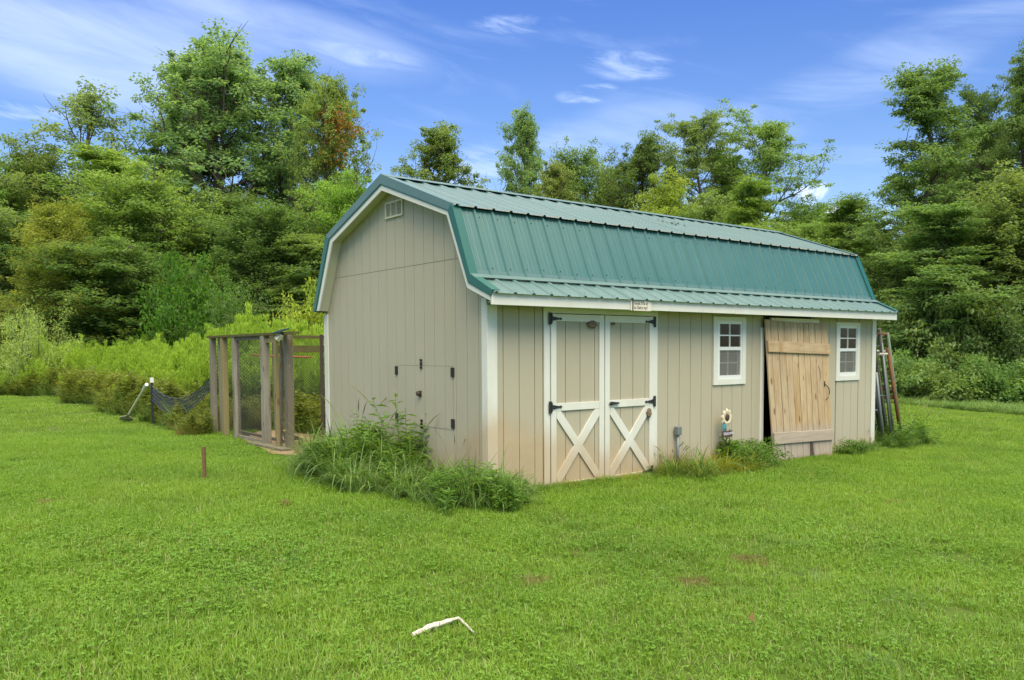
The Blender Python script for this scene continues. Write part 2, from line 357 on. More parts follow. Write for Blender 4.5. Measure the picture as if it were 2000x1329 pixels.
M_gold = leaf_mat('goldenrod_leaves', (0.250, 0.410, 0.045), (0.450, 0.620, 0.085), 0.50, noise_scale=0.5)
M_goldlow = leaf_mat('goldenrod_low_leaves', (0.085, 0.165, 0.030), (0.210, 0.300, 0.050), 0.42, noise_scale=0.5)
M_rough = leaf_mat('rough_weed_leaves', (0.090, 0.150, 0.028), (0.230, 0.260, 0.050), 0.38, noise_scale=0.8)
M_leaf = leaf_mat('tree_leaves', (0.090, 0.170, 0.045), (0.345, 0.430, 0.150), 0.52, use_obj=True, noise_scale=0.55)
M_orange = leaf_mat('turning_leaves', (0.26, 0.17, 0.03), (0.38, 0.17, 0.05), 0.4)

# ------------------------------------------------------------------ mesh helpers
def mesh_np(name, V, F, mats, midx=None, smooth=False):
    V = np.asarray(V, np.float32).reshape(-1, 3); F = np.asarray(F, np.int32)
    me = bpy.data.meshes.new(name); me.vertices.add(len(V)); me.vertices.foreach_set('co', V.ravel())
    n, k = F.shape
    me.loops.add(n*k); me.loops.foreach_set('vertex_index', F.ravel())
    me.polygons.add(n); me.polygons.foreach_set('loop_start', np.arange(0, n*k, k, dtype=np.int32))
    me.polygons.foreach_set('loop_total', np.full(n, k, np.int32))
    for m in (mats if isinstance(mats, (list, tuple)) else [mats]): me.materials.append(m)
    if midx is not None: me.polygons.foreach_set('material_index', np.asarray(midx, np.int32))
    me.update(calc_edges=True)
    if smooth: me.shade_smooth()
    return me

class MB:
    def __init__(s): s.v = []; s.f = []
    def add(s, vs, fs):
        o = len(s.v); s.v += [tuple(map(float, v)) for v in vs]; s.f += [tuple(i+o for i in f) for f in fs]; return s
    def box(s, x0, x1, y0, y1, z0, z1):
        vs = [(x, y, z) for z in (z0, z1) for y in (y0, y1) for x in (x0, x1)]
        return s.add(vs, [(0, 2, 3, 1), (4, 5, 7, 6), (0, 1, 5, 4), (2, 6, 7, 3), (0, 4, 6, 2), (1, 3, 7, 5)])
    def obox(s, a, b, w_, t_, n):           # bar from a to b, width w_ across, thickness t_ along n
        a = Vector(a); b = Vector(b); n = Vector(n).normalized(); d = (b-a).normalized(); sd = d.cross(n).normalized(); n = sd.cross(d).normalized()
        vs = []
        for p in (a, b):
            for i, j in ((-1, -1), (1, -1), (1, 1), (-1, 1)): vs.append(p+sd*(i*w_/2)+n*(j*t_/2))
        return s.add(vs, [(3, 2, 1, 0), (4, 5, 6, 7), (0, 1, 5, 4), (1, 2, 6, 5), (2, 3, 7, 6), (3, 0, 4, 7)])
    def tube(s, pts, r, n=8, cap=True):
        pts = [Vector(p) for p in pts]; rs = r if isinstance(r, (list, tuple)) else [r]*len(pts); o = len(s.v)
        for i, p in enumerate(pts):
            d = (pts[min(i+1, len(pts)-1)]-pts[max(i-1, 0)]).normalized()
            u = d.cross(Vector((0, 0, 1)) if abs(d.z) < 0.9 else Vector((1, 0, 0))).normalized(); v = d.cross(u)
            for k in range(n):
                a = 2*PI*k/n; s.v.append(tuple(p+(u*math.cos(a)+v*math.sin(a))*rs[i]))
        for i in range(len(pts)-1):
            for k in range(n):
                a = o+i*n+k; b = o+i*n+(k+1) % n; s.f.append((a, b, b+n, a+n))
        if cap:
            s.f.append(tuple(o+k for k in range(n))[::-1]); s.f.append(tuple(o+(len(pts)-1)*n+k for k in range(n)))
        return s
    def prism(s, poly, axis, a, b):         # polygon in the plane across axis, extruded a..b
        vs = []
        for t in (a, b):
            for p in poly:
                vs.append((t, p[0], p[1]) if axis == 'x' else (p[0], t, p[1]) if axis == 'y' else (p[0], p[1], t))
        n = len(poly)
        return s.add(vs, [tuple(range(n))[::-1], tuple(range(n, 2*n))]+[(i, (i+1) % n, n+(i+1) % n, n+i) for i in range(n)])
    def ball(s, c, r, seg=8, rings=5, rough=0.0):
        c = Vector(c); r = r if isinstance(r, (tuple, list)) else (r, r, r); o = len(s.v); rr = random.Random(len(s.v)+3)
        for i in range(rings+1):
            th = PI*i/rings
            for k in range(seg):
                a = 2*PI*k/seg; q = 1+rough*(rr.random()-0.5)
                s.v.append((c.x+r[0]*q*math.sin(th)*math.cos(a), c.y+r[1]*q*math.sin(th)*math.sin(a), c.z+r[2]*q*math.cos(th)))
        for i in range(rings):
            for k in range(seg):
                a = o+i*seg+k; b = o+i*seg+(k+1) % seg; s.f.append((a, a+seg, b+seg, b))
        return s
    def mesh(s, name, m, off=(0, 0, 0), bevel=0, smooth=False):
        me = bpy.data.meshes.new(name); me.from_pydata([(v[0]-off[0], v[1]-off[1], v[2]-off[2]) for v in s.v], [], s.f); me.materials.append(m)
        me.update()
        import bmesh
        bm = bmesh.new(); bm.from_mesh(me); bmesh.ops.recalc_face_normals(bm, faces=bm.faces)
        if bevel: bmesh.ops.bevel(bm, geom=bm.edges[:], offset=bevel, segments=1, affect='EDGES', clamp_overlap=True)
        bm.to_mesh(me); bm.free()
        if smooth: me.shade_smooth()
        return me
    def build(s, name, m, parent=None, bevel=0, smooth=False, label=None):
        off = (0, 0, 0); p = parent
        while p is not None: off = tuple(off[i]+p.location[i] for i in range(3)); p = p.parent
        ob = bpy.data.objects.new(name, s.mesh(name, m, off, bevel, smooth)); COL.objects.link(ob); ob.parent = parent
        if label: ob['label'] = label
        return ob

def tag(o, label=None, cat=None, group=None, kind=None):
    if label: o['label'] = label
    if cat: o['category'] = cat
    if group: o['group'] = group
    if kind: o['kind'] = kind
    return o
def empty(name, loc, label, cat, group=None):
    o = bpy.data.objects.new(name, None); COL.objects.link(o); o.location = loc; o.empty_display_size = 0.2
    return tag(o, label, cat, group)
def single(name, mb, m, loc, label, cat, group=None, **k):
    ob = bpy.data.objects.new(name, mb.mesh(name, m, loc, **k)); COL.objects.link(ob); ob.location = loc
    return tag(ob, label, cat, group)
def cells(x0, x1, z0, z1, holes):           # rectangles of x0..x1 * z0..z1 left over around the holes
    out = []; xs = sorted({x0, x1}|{max(x0, min(x1, h[i])) for h in holes for i in (0, 1)})
    for a, b in zip(xs, xs[1:]):
        if b-a < 1e-4: continue
        hs = sorted((h[2], h[3]) for h in holes if h[0] < (a+b)/2 < h[1]); z = z0
        for lo, hi in hs:
            if lo > z+1e-4: out.append([a, b, z, min(lo, z1)])
            z = max(z, hi)
        if z < z1-1e-4: out.append([a, b, z, z1])
    return out

# ------------------------------------------------------------------ ground
gx = np.unique(np.concatenate([np.linspace(-300, -30, 14), np.linspace(-30, 40, 351), np.linspace(40, 300, 14)]))
gy = np.unique(np.concatenate([np.linspace(-300, -12, 12), np.linspace(-12, 45, 286), np.linspace(45, 400, 14)]))
XX, YY = np.meshgrid(gx, gy); ZZ = gz(XX, YY)-0.008
V = np.stack([XX, YY, ZZ], -1).reshape(-1, 3); nx = len(gx); ny = len(gy)
ii = (np.arange(ny-1)[:, None]*nx+np.arange(nx-1)[None]).ravel()
def ground_fn(t, pos, g):
    n = t.noise(pos, 1.6, 6, 0.7); m = t.noise(pos, 14.0, 5, 0.65)
    c = t.mix(n, (0.055, 0.095, 0.014), (0.095, 0.145, 0.022))
    return {'Base Color': t.mix(t.mapr(m, 0.5, 0.75, 0, 0.6), c, (0.12, 0.10, 0.045)), 'h': m}
M_ground = mat('turf_soil', rough=0.95, spec=0.1, fn=ground_fn, bump=0.6)
ground = bpy.data.objects.new('ground', mesh_np('ground', V, np.stack([ii, ii+1, ii+nx+1, ii+nx], -1), M_ground, smooth=True)); COL.objects.link(ground)
tag(ground, 'gently sloping green lawn ground under the grass', kind='structure')

# ------------------------------------------------------------------ shed
L, W = 7.338, 3.64
OV = 0.146
RIDGE = (W/2, 3.377); KF = (0.400, 2.868); FL = (0.093, 2.136); EV = (-0.267, 1.965)
KB = (W-0.400, 2.868); EB = (W+0.03, 1.945)
shed = empty('barn_shed', (0, 0, 0), 'taupe barn shed with green metal gambrel roof and white trim', 'shed')
G0 = -0.16

def roof_z(y):
    pts = [(-0.3, 1.95), FL, KF, RIDGE, KB, (W+0.01, 2.0)]
    for (a, za), (b, zb) in zip(pts, pts[1:]):
        if a <= y <= b: return za+(zb-za)*(y-a)/(b-a)
    return 1.9
# inner sheathing walls (12 cm thick framing skin), with real openings
FH = [(3.55, 4.02, 1.04, 1.77), (6.335, 6.81, 1.03, 1.76), (4.50, 5.62, -0.3, 1.82)]
mb = MB()
for a, b, c, d in cells(0.03, L-0.03, G0, 1.89, FH): mb.box(a, b, 0.016, 0.07, c, d)
mb.build('front_wall', M_dark, shed)
MB().prism([(0.071, G0), (W-0.071, G0), (W-0.071, 1.98), (KB[0]-0.03, KB[1]-0.06), (RIDGE[0], RIDGE[1]-0.07), (KF[0]+0.03, KF[1]-0.06), (0.11, 2.07), (0.071, 1.9)], 'x', 0.016, 0.07).build('gable_wall', M_dark, shed)
MB().prism([(0.071, G0), (W-0.071, G0), (W-0.071, 1.98), (KB[0]-0.03, KB[1]-0.06), (RIDGE[0], RIDGE[1]-0.07), (KF[0]+0.03, KF[1]-0.06), (0.11, 2.07), (0.071, 1.9)], 'x', L-0.07, L-0.016).build('gable_wall', M_dark, shed)
MB().box(0.03, L-0.03, W-0.07, W-0.016, G0, 1.96).build('back_wall', M_dark, shed); MB().box(0.0, L, W-0.0155, W-0.001, G0, 1.96).build('back_siding', M_siding, shed)
MB().box(0.071, L-0.071, 0.071, W-0.071, -0.06, -0.02).build('floor', M_dark, shed)

GAP = 0.007
def strip_edges(start, stop, first, pitch=0.2032):
    e = [start]; g = first
    while g < stop-0.02:
        if g > start+0.02: e.append(g)
        g += pitch
    return e+[stop]
# front siding
front_edges = strip_edges(0.0, 0.708, 0.1898)+[None]+strip_edges(2.43, 6.0, 2.634-0.2032*0)+[None]
FE = [(a, b) for a, b in zip(strip_edges(0.0, 0.708, 0.1898), strip_edges(0.0, 0.708, 0.1898)[1:])]
e2 = strip_edges(2.43, 4.50, 2.634); FE += list(zip(e2, e2[1:]))
e3 = strip_edges(5.62, L, 5.668+0.2032*0); FE += list(zip(e3, e3[1:]))
WH = [(3.47, 4.095, 0.985, 1.81), (6.26, 6.875, 0.965, 1.79)]
for a, b in FE:
    for x0, x1, z0, z1 in cells(a, b, G0, 1.885, WH):
        if x1-x0 < 0.02 or z1-z0 < 0.03: continue
        l = x0+(GAP/2 if abs(x0-a) < 1e-6 else 0); r = x1-(GAP/2 if abs(x1-b) < 1e-6 else 0)
        MB().box(l, r, 0.0, 0.012, z0, z1).build('siding_board', M_siding, shed, bevel=0.002)
# gable siding, lower and upper course
ge = strip_edges(0.0, W, 0.152); HATCH = (0.61, 1.778, 0.585, 1.253)
def gable_side(X0, X1, hatch):
    KN = [FL[0], KF[0], RIDGE[0], KB[0], 0.2004, 3.465]
    def top_line(l, r, cap):
        return [(y, min(cap, roof_z(y)-0.03)) for y in [l]+sorted(k for k in KN if l+0.002 < k < r-0.002)+[r]]
    for a, b in zip(ge, ge[1:]):
        for y0, y1, z0, z1 in cells(a, b, G0, 2.3575, [HATCH] if hatch else []):
            if y1-y0 < 0.012: continue
            l = y0+(GAP/2 if abs(y0-a) < 1e-6 else 0.001); r = y1-(GAP/2 if abs(y1-b) < 1e-6 else 0.001)
            MB().prism([(l, z0), (r, z0)]+top_line(l, r, z1)[::-1], 'x', X0, X1).build('siding_board', M_siding, shed)
        l, r = max(a+GAP/2, 0.206), min(b-GAP/2, 3.458)
        if r-l > 0.02: MB().prism([(l, 2.362), (r, 2.362)]+top_line(l, r, 9)[::-1], 'x', X0, X1).build('siding_board', M_siding, shed)
gable_side(0.0, 0.012, True); gable_side(L-0.012, L, False)

# hatch: two small leaves cut out of the siding
hy = (HATCH[0]+0.003, 1.168, HATCH[1]-0.003)
for k in (0, 1):
    ybase = (hy[k], hy[k+1])
    hd = bpy.data.objects.new('hatch_door', MB().box(0.004, 0.012, ybase[0]+0.003, ybase[1]-0.003, HATCH[2]+0.003, HATCH[3]-0.003).mesh('hatch_door', M_siding)); COL.objects.link(hd); hd.parent = shed
    es = [ybase[0]+0.003]+[g for g in ge if ybase[0]+0.03 < g < ybase[1]-0.03]+[ybase[1]-0.003]
    for a, b in zip(es, es[1:]):
        MB().box(-0.003, 0.0035, a+0.003, b-0.003, HATCH[2]+0.003, HATCH[3]-0.003).build('siding_board', M_siding, hd)
for y, z in ((1.775, 1.192), (0.617, 1.190), (1.780, 0.648), (0.617, 0.652)):
    MB().box(-0.012, -0.0035, y-0.030, y+0.030, z-0.048, z+0.048).tube([(-0.013, y, z-0.05), (-0.013, y, z+0.05)], 0.007, 6).build('hinge', M_black, shed)
for z in (1.272, 0.605):
    m = MB().tube([(-0.014, 1.232, z-0.055), (-0.014, 1.232, z+0.055)], 0.007, 6)
    for q in (-0.04, 0.0, 0.04): m.box(-0.018, -0.0035, 1.215, 1.25, z+q-0.009, z+q+0.009)
    m.build('barrel_bolt', M_black, shed)
mb = MB().ball((-0.035, 1.262, 0.945), (0.022, 0.03, 0.03), 8, 5).tube([(0.0, 1.262, 0.945), (-0.03, 1.262, 0.945)], 0.013, 8).box(-0.012, -0.0035, 1.235, 1.29, 0.905, 0.975)
mb.build('door_knob', M_brown, shed)

# corner boards, skirt dirt edge
MB().box(-0.018, 0.106, -0.018, -0.0005, G0, 1.86).build('corner_board', M_white, shed, bevel=0.003)
MB().box(-0.018, -0.0005, 0.0, 0.082, G0, 1.93).build('corner_board', M_white, shed, bevel=0.003)
MB().box(-0.018, -0.0005, W-0.095, W, G0, 1.90).build('corner_board', M_white, shed, bevel=0.003)
MB().box(-0.018, 0.106, W, W+0.018, G0, 1.90).build('corner_board', M_white, shed, bevel=0.003)
MB().box(L-0.090, L+0.018, -0.018, -0.0005, G0, 1.86).build('corner_board', M_white, shed, bevel=0.003)
MB().box(L+0.0005, L+0.018, 0.0, 0.09, G0, 1.90).build('corner_board', M_white, shed, bevel=0.003)

# soffit and fascia
MB().prism([(-0.245, 1.885), (0.0, 1.885), (0.0, 1.897), (-0.245, 1.897)], 'x', 0.0, L).build('soffit', M_white, shed)
MB().box(-OV, 3.55, -0.267, -0.247, 1.846, 1.962).build('fascia_board', M_white, shed, bevel=0.003)
MB().box(3.553, L+OV, -0.267, -0.247, 1.844, 1.961).build('fascia_board', M_white, shed, bevel=0.003)

# roof sheets
def rib_profile(w_):
    pts = [(0.0, 0.0)]; x = 0.0
    while x < w_-0.01:
        for dx, dz in ((0.0, 0.0), (0.012, 0.017), (0.034, 0.017), (0.046, 0.0), (0.096, 0.0), (0.108, 0.002), (0.120, 0.0), (0.156, 0.0), (0.168, 0.002), (0.180, 0.0)):
            if x+dx <= w_: pts.append((x+dx, dz))
        x += 0.2286
    if pts[-1][0] < w_: pts.append((w_, 0.0))
    return pts[1:]
def roof_sheet(a, b, x0, w_, lift=0.0):
    a = Vector((0, a[0], a[1])); b = Vector((0, b[0], b[1])); d = (b-a).normalized(); n = Vector((1, 0, 0)).cross(d); n = -n if n.z < 0 else n
    prof = rib_profile(w_); vs = []; fs = []; k = len(prof)
    for off in (0.0, -0.0025):
        for p in (a, b):
            for px, pz in prof: q = p+n*(pz+off+lift); vs.append((x0+px, q.y, q.z))
    for i in range(k-1):
        fs.append((i, i+1, k+i+1, k+i)); fs.append((2*k+i, 3*k+i, 3*k+i+1, 2*k+i+1))
        fs.append((k+i, k+i+1, 3*k+i+1, 3*k+i)); fs.append((i, 2*k+i, 2*k+i+1, i+1))
    fs.append((0, k, 3*k, 2*k)); fs.append((k-1, 3*k-1, 4*k-1, 2*k-1))
    return MB().add(vs, fs)
def ext(a, b, e0, e1):
    d = Vector((b[0]-a[0], b[1]-a[1])).normalized(); return (a[0]-d.x*e0, a[1]-d.y*e0), (b[0]+d.x*e1, b[1]+d.y*e1)
X0, X1 = -OV+0.005, L+OV-0.005
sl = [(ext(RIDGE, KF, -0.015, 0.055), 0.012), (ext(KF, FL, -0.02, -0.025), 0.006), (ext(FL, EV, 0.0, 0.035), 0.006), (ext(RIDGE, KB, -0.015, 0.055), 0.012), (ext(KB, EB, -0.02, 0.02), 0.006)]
for si, ((a, b), lift) in enumerate(sl):
    x = X0
    while x < X1-0.02:
        ww = min(0.9144, X1-x)
        roof_sheet(a, b, x+0.0005, ww-0.001, lift+random.uniform(-0.0015, 0.0015)).build('roof_panel', M_roof if si in (1, 4) else M_roof_sheen, shed)
        x += 0.9144
# roof deck under the sheets
def slab(a, b, x0, x1, up, dn):
    a = Vector((a[0], a[1])); b = Vector((b[0], b[1])); d = (b-a).normalized(); n = Vector((-d.y, d.x)); n = -n if n.y < 0 else n
    return MB().prism([tuple(a+n*up), tuple(b+n*up), tuple(b-n*dn), tuple(a-n*dn)], 'x', x0, x1)
for a, b in ((RIDGE, KF), (KF, FL), (FL, (-0.24, 1.972)), (RIDGE, KB), (KB, (W+0.0, 2.0))):
    slab(a, b, -OV+0.03, L+OV-0.03, 0.001, 0.022).build('roof_deck', M_dark, shed)
# ridge cap lying on the ribs, leaving dark openings between them
for tgt in (KF, KB):
    d = Vector((tgt[0]-RIDGE[0], tgt[1]-RIDGE[1])).normalized()
    slab((RIDGE[0], RIDGE[1]+0.004), (RIDGE[0]+d.x*0.13, RIDGE[1]+d.y*0.13+0.004), -OV-0.004, L+OV+0.004, 0.037, -0.033).build('ridge_cap', M_flash, shed)
MB().tube([(-OV-0.004, RIDGE[0], RIDGE[1]+0.036), (L+OV+0.004, RIDGE[0], RIDGE[1]+0.036)], 0.010, 6).build('ridge_cap', M_flash, shed)
# flashing where the steep slope meets the flared eave
dE = Vector((EV[0]-FL[0], EV[1]-FL[1])).normalized()
slab((FL[0]-0.004, FL[1]+0.002), (FL[0]+dE.x*0.085, FL[1]+dE.y*0.085), -OV-0.002, L+OV+0.002, 0.031, -0.028).build('eave_flashing', M_flash, shed)
MB().prism([(FL[0]+0.0, FL[1]+0.028), (FL[0]+0.006, FL[1]+0.028), (FL[0]+0.020, FL[1]+0.070), (FL[0]+0.014, FL[1]+0.070)], 'x', -OV+0.002, L+OV-0.002).build('eave_flashing', M_flash, shed)
# rake boards and metal rake trim at both gables
def rake(xo, xi, xt0, xt1):
    Z = lambda p, dn: (p[0], p[1]-dn)
    chain = [(EV[0]+0.012, EV[1]), FL, KF, RIDGE, KB, (EB[0], EB[1])]
    inner_w = [(EV[0]+0.012, EV[1]-0.085), (FL[0]+0.045, FL[1]-0.105), (KF[0]+0.088, KF[1]-0.088), (RIDGE[0], RIDGE[1]-0.143), (KB[0]-0.135, KB[1]-0.085), (EB[0]-0.145, EB[1]-0.0)]
    inner_g = [(EV[0]-0.004, EV[1]-0.030), (FL[0]+0.012, FL[1]-0.050), (KF[0]+0.050, KF[1]-0.040), (RIDGE[0], RIDGE[1]-0.068), (KB[0]-0.060, KB[1]-0.030), (EB[0]-0.055, EB[1]-0.0)]
    outer = [(EV[0]-0.020, EV[1]+0.018), (FL[0]-0.016, FL[1]+0.022), (KF[0]-0.016, KF[1]+0.016), (RIDGE[0], RIDGE[1]+0.036), (KB[0]+0.020, KB[1]+0.018), (EB[0]+0.022, EB[1]-0.005)]
    for i in range(5):
        MB().prism([chain[i], chain[i+1], inner_w[i+1], inner_w[i]], 'x', xo, xi).build('rake_board', M_white, shed)
        MB().prism([outer[i], outer[i+1], inner_g[i+1], inner_g[i]], 'x', xt0, xt1).build('rake_trim', M_flash if i in (2, 3) else M_rooftrim, shed)  # upper trims take the greyer metal, sky reflection put into their colour
        # folded lip on top of the trim
        a, b = Vector(outer[i]), Vector(outer[i+1]); d = (b-a).normalized(); n = Vector((-d.y, d.x)); n = -n if (n.y < 0) else n
        xa, xb = (xt0, xt0+0.10) if xt0 < 1 else (xt1-0.10, xt1)
        MB().prism([tuple(a+n*0.004), tuple(b+n*0.004), tuple(b), tuple(a)], 'x', xa, xb).build('rake_trim', M_flash if i in (2, 3) else M_rooftrim, shed)
        mid = 0.5
        c0 = [(inner_g[j][0]*0.8+inner_w[j][0]*0.2, inner_g[j][1]*0.8+inner_w[j][1]*0.2) for j in (i, i+1)]
        MB().prism([inner_g[i], inner_g[i+1], c0[1], c0[0]], 'x', xt0+0.004, xt1-0.001).build('rake_trim', M_rooftrim, shed)
rake(-OV, -OV+0.02, -OV-0.012, -OV-0.0005); rake(L+OV-0.02, L+OV, L+OV+0.0005, L+OV+0.012)
for i, (a, b) in enumerate((((EV[0]+0.03, EV[1]-0.06), (FL[0]+0.04, FL[1]-0.08)), ((FL[0]+0.05, FL[1]-0.06), (KF[0]+0.07, KF[1]-0.06)), ((KF[0]+0.07, KF[1]-0.06), (RIDGE[0], RIDGE[1]-0.10)), ((RIDGE[0], RIDGE[1]-0.10), (KB[0]-0.10, KB[1]-0.06)), ((KB[0]-0.10, KB[1]-0.06), (EB[0]-0.11, EB[1])))):
    for xa, xb in ((-OV+0.021, -0.001), (L+0.001, L+OV-0.021)):
        slab(a, b, xa, xb, 0.006, 0.006).build('rake_soffit', M_ivory, shed)
# roof screws, one speck each
mb = MB(); 
def screw(p, n):
    mb.ball(p, 0.006, 5, 3)
for i in range(33):
    x = X0+0.07+0.2286*i
    if x > X1-0.03: break
    for (a, b), lift in sl[:3]:
        d = Vector((0, b[0]-a[0], b[1]-a[1])); ln = d.length; d.normalize(); n = Vector((1, 0, 0)).cross(d); n = -n if n.z < 0 else n
        ts = (0.10, ln-0.09) if ln < 0.9 else (0.19, ln*0.5, ln-0.09)
        if ln < 0.5: ts = (ln-0.08,)
        for t_ in ts:
            if random.random() < 0.86:
                screw(Vector((x+random.uniform(-.01, .01), a[0], a[1]))+d*(t_+random.uniform(-.012, .012))+n*(lift+0.004), n)
sc_ = mb.build('roof_screws', M_black, shed); sc_['kind'] = 'stuff'

# gable vent
vt = MB()
vy0, vy1, vz0, vz1 = 1.580, 1.970, 2.940, 3.123
for a, b, c, d in cells(vy0, vy1, vz0, vz1, [(vy0+0.015+k*(0.36/3)+0.004, vy0+0.015+(k+1)*0.12-0.004, vz0+0.018, vz1-0.018) for k in range(3)]): vt.box(-0.022, -0.0005, a, b, c, d)
vent = vt.build('gable_vent', M_ivory, shed)
for k in range(3):
    m = MB()
    for j in range(9):
        z = vz0+0.024+j*0.0158; m.prism([(-0.018, z), (-0.004, z+0.010), (-0.004, z+0.012), (-0.018, z+0.002)], 'y', vy0+0.019+k*0.12, vy0+0.011+(k+1)*0.12)
    m.build('louvre', M_ivory, vent)

# double doors: frame, then two leaves
DZ0 = -0.075
MB().box(0.708, 0.787, -0.020, -0.0005, DZ0, 1.866).build('door_trim', M_white, shed, bevel=0.002)
MB().box(2.363, 2.432, -0.020, -0.0005, DZ0, 1.866).build('door_trim', M_white, shed, bevel=0.002)
MB().box(0.7875, 2.3625, -0.020, -0.0005, 1.800, 1.866).build('door_trim', M_white, shed, bevel=0.002)
def door_leaf(x0, x1, grooves, hinge_left):
    d = MB().box(x0+0.004, x1-0.004, -0.006, 0.012, DZ0+0.02, 1.792).build('door', M_dark, shed)
    es = [x0+0.006]+grooves+[x1-0.006]
    for a, b in zip(es, es[1:]):
        MB().box(a+GAP/2, b-GAP/2, -0.014, -0.0065, DZ0+0.025, 1.790).build('siding_board', M_siding, d, bevel=0.001)
    s = 0.076
    MB().box(x0+0.004, x0+s, -0.033, -0.0145, DZ0+0.02, 1.794).build('stile', M_white, d, bevel=0.002)
    MB().box(x1-s, x1-0.004, -0.033, -0.0145, DZ0+0.02, 1.794).build('stile', M_white, d, bevel=0.002)
    for z0, z1 in ((1.716, 1.792), (0.776, 0.856), (DZ0+0.021, 0.018)):
        MB().box(x0+s+0.001, x1-s-0.001, -0.0325, -0.0145, z0, z1).build('rail', M_white, d, bevel=0.002)
    a, b, c, e = x0+s+0.004, x1-s-0.004, 0.020, 0.774; hw = 0.046
    def brace(p, q, y0, y1):
        dx, dz = q[0]-p[0], q[1]-p[1]; sgn = 1 if dz > 0 else -1
        MB().prism([(p[0], p[1]), (p[0]+hw*1.25, p[1]), (q[0], q[1]-sgn*hw*1.6), (q[0], q[1]), (q[0]-hw*1.25, q[1]), (p[0], p[1]+sgn*hw*1.6)], 'y', y0, y1).build('brace', M_white, d)
    brace((a, e), (b, c), -0.0325, -0.0145); brace((a, c), (b, e), -0.0345, -0.0150)
    return d
lf = door_leaf(0.789, 1.563, [1.006, 1.215, 1.431], True); rf = door_leaf(1.569, 2.361, [1.830, 2.027, 2.228], False)
def t_hinge(par, xp, z, sgn):
    m = MB().box(min(xp, xp+sgn*0.036), max(xp, xp+sgn*0.036), -0.040, -0.0335, z-0.062, z+0.062)
    m.tube([(xp+sgn*0.038, -0.042, z-0.05), (xp+sgn*0.038, -0.042, z+0.05)], 0.008, 6)
    x = xp+sgn*0.04
    m.prism([(x, z-0.026), (x+sgn*0.10, z-0.008), (x+sgn*0.125, z-0.013), (x+sgn*0.14, z), (x+sgn*0.125, z+0.013), (x+sgn*0.10, z+0.008), (x, z+0.026)], 'y', -0.043, -0.0345)
    m.build('hinge', M_black, par)
t_hinge(lf, 0.757, 1.742, 1); t_hinge(lf, 0.757, 0.820, 1)
t_hinge(rf, 2.385, 1.735, -1); t_hinge(rf, 2.385, 0.818, -1); t_hinge(rf, 2.345, 0.010, -1)
MB().ball((1.655, -0.050, 0.824), (0.034, 0.014, 0.022), 8, 5).prism([(1.66, 0.808), (1.765, 0.816), (1.775, 0.824), (1.765, 0.832), (1.66, 0.842)], 'y', -0.058, -0.045).tube([(1.655, -0.034, 0.824), (1.655, -0.05, 0.824)], 0.012, 6).build('handle', M_black, rf)

# windows
def window(x0, x1, z0, z1, gx0, gx1, gz0, gz1, zm):
    m = MB()
    for a, b, c, d in cells(x0, x1, z0, z1, [(x0+0.075, x1-0.075, z0+0.07, z1-0.05)]): m.box(a, b, -0.020, -0.0005, c, d)
    wn = m.build('window', M_white, shed)
    ax0, ax1, az0, az1 = x0+0.075, x1-0.075, z0+0.07, z1-0.05
    m = MB()
    for a, b, c, d in cells(ax0, ax1, az0, az1, [(gx0, gx1, gz0, zm-0.022), (gx0, gx1, zm+0.022, gz1)]): m.box(a, b, -0.012, 0.030, c, d)
    m.build('sash', M_vinyl, wn)
    for (c, d, yy, hx) in ((gz0, zm-0.022, 0.012, 0.035), (zm+0.022, gz1, -0.004, 0.0)):
        xm = (gx0+gx1-hx)/2; zc = (c+d)/2
        MB().box(xm-0.008, xm+0.008, yy, yy+0.008, c, d).box(gx0, xm-0.008, yy, yy+0.008, zc-0.008, zc+0.008).box(xm+0.008, gx1-hx, yy, yy+0.008, zc-0.008, zc+0.008).build('muntin', M_vinyl, wn)
        for a, b in ((gx0, xm-0.009), (xm+0.009, gx1-hx)):
            for e, f in ((c, zc-0.009), (zc+0.009, d)):
                MB().box(a, b, yy+0.003, yy+0.006, e, f).build('pane', M_glass, wn)
        if hx: MB().box(gx1-hx, gx1-hx+0.008, yy, yy+0.010, c, d).build('sash', M_vinyl, wn)
    MB().box(gx0+0.001, gx1-0.001, 0.0005, 0.0020, gz0+0.001, zm-0.023).build('insect_screen', M_screen, wn)
    return wn
window(3.457, 4.106, 0.971, 1.823, 3.584, 4.006, 1.087, 1.734, 1.425)
window(6.246, 6.886, 0.951, 1.801, 6.351, 6.794, 1.071, 1.716, 1.400)
# a few things of the dim inside seen through the glass
MB().box(3.9, 4.3, 2.4, 2.5, 0.0, 1.6).build('inner_partition', M_curtain, shed)

# opening behind the loose door
MB().box(4.425, 4.498, -0.020, -0.0005, G0+0.04, 1.70).build('opening_trim', M_white, shed, bevel=0.002)
MB().box(5.62, 5.69, -0.020, -0.0005, G0+0.04, 1.70).build('opening_trim', M_white, shed, bevel=0.002)
MB().box(4.62, 5.74, -0.045, -0.0005, 1.775, 1.83).build('opening_trim', M_white, shed, bevel=0.002)

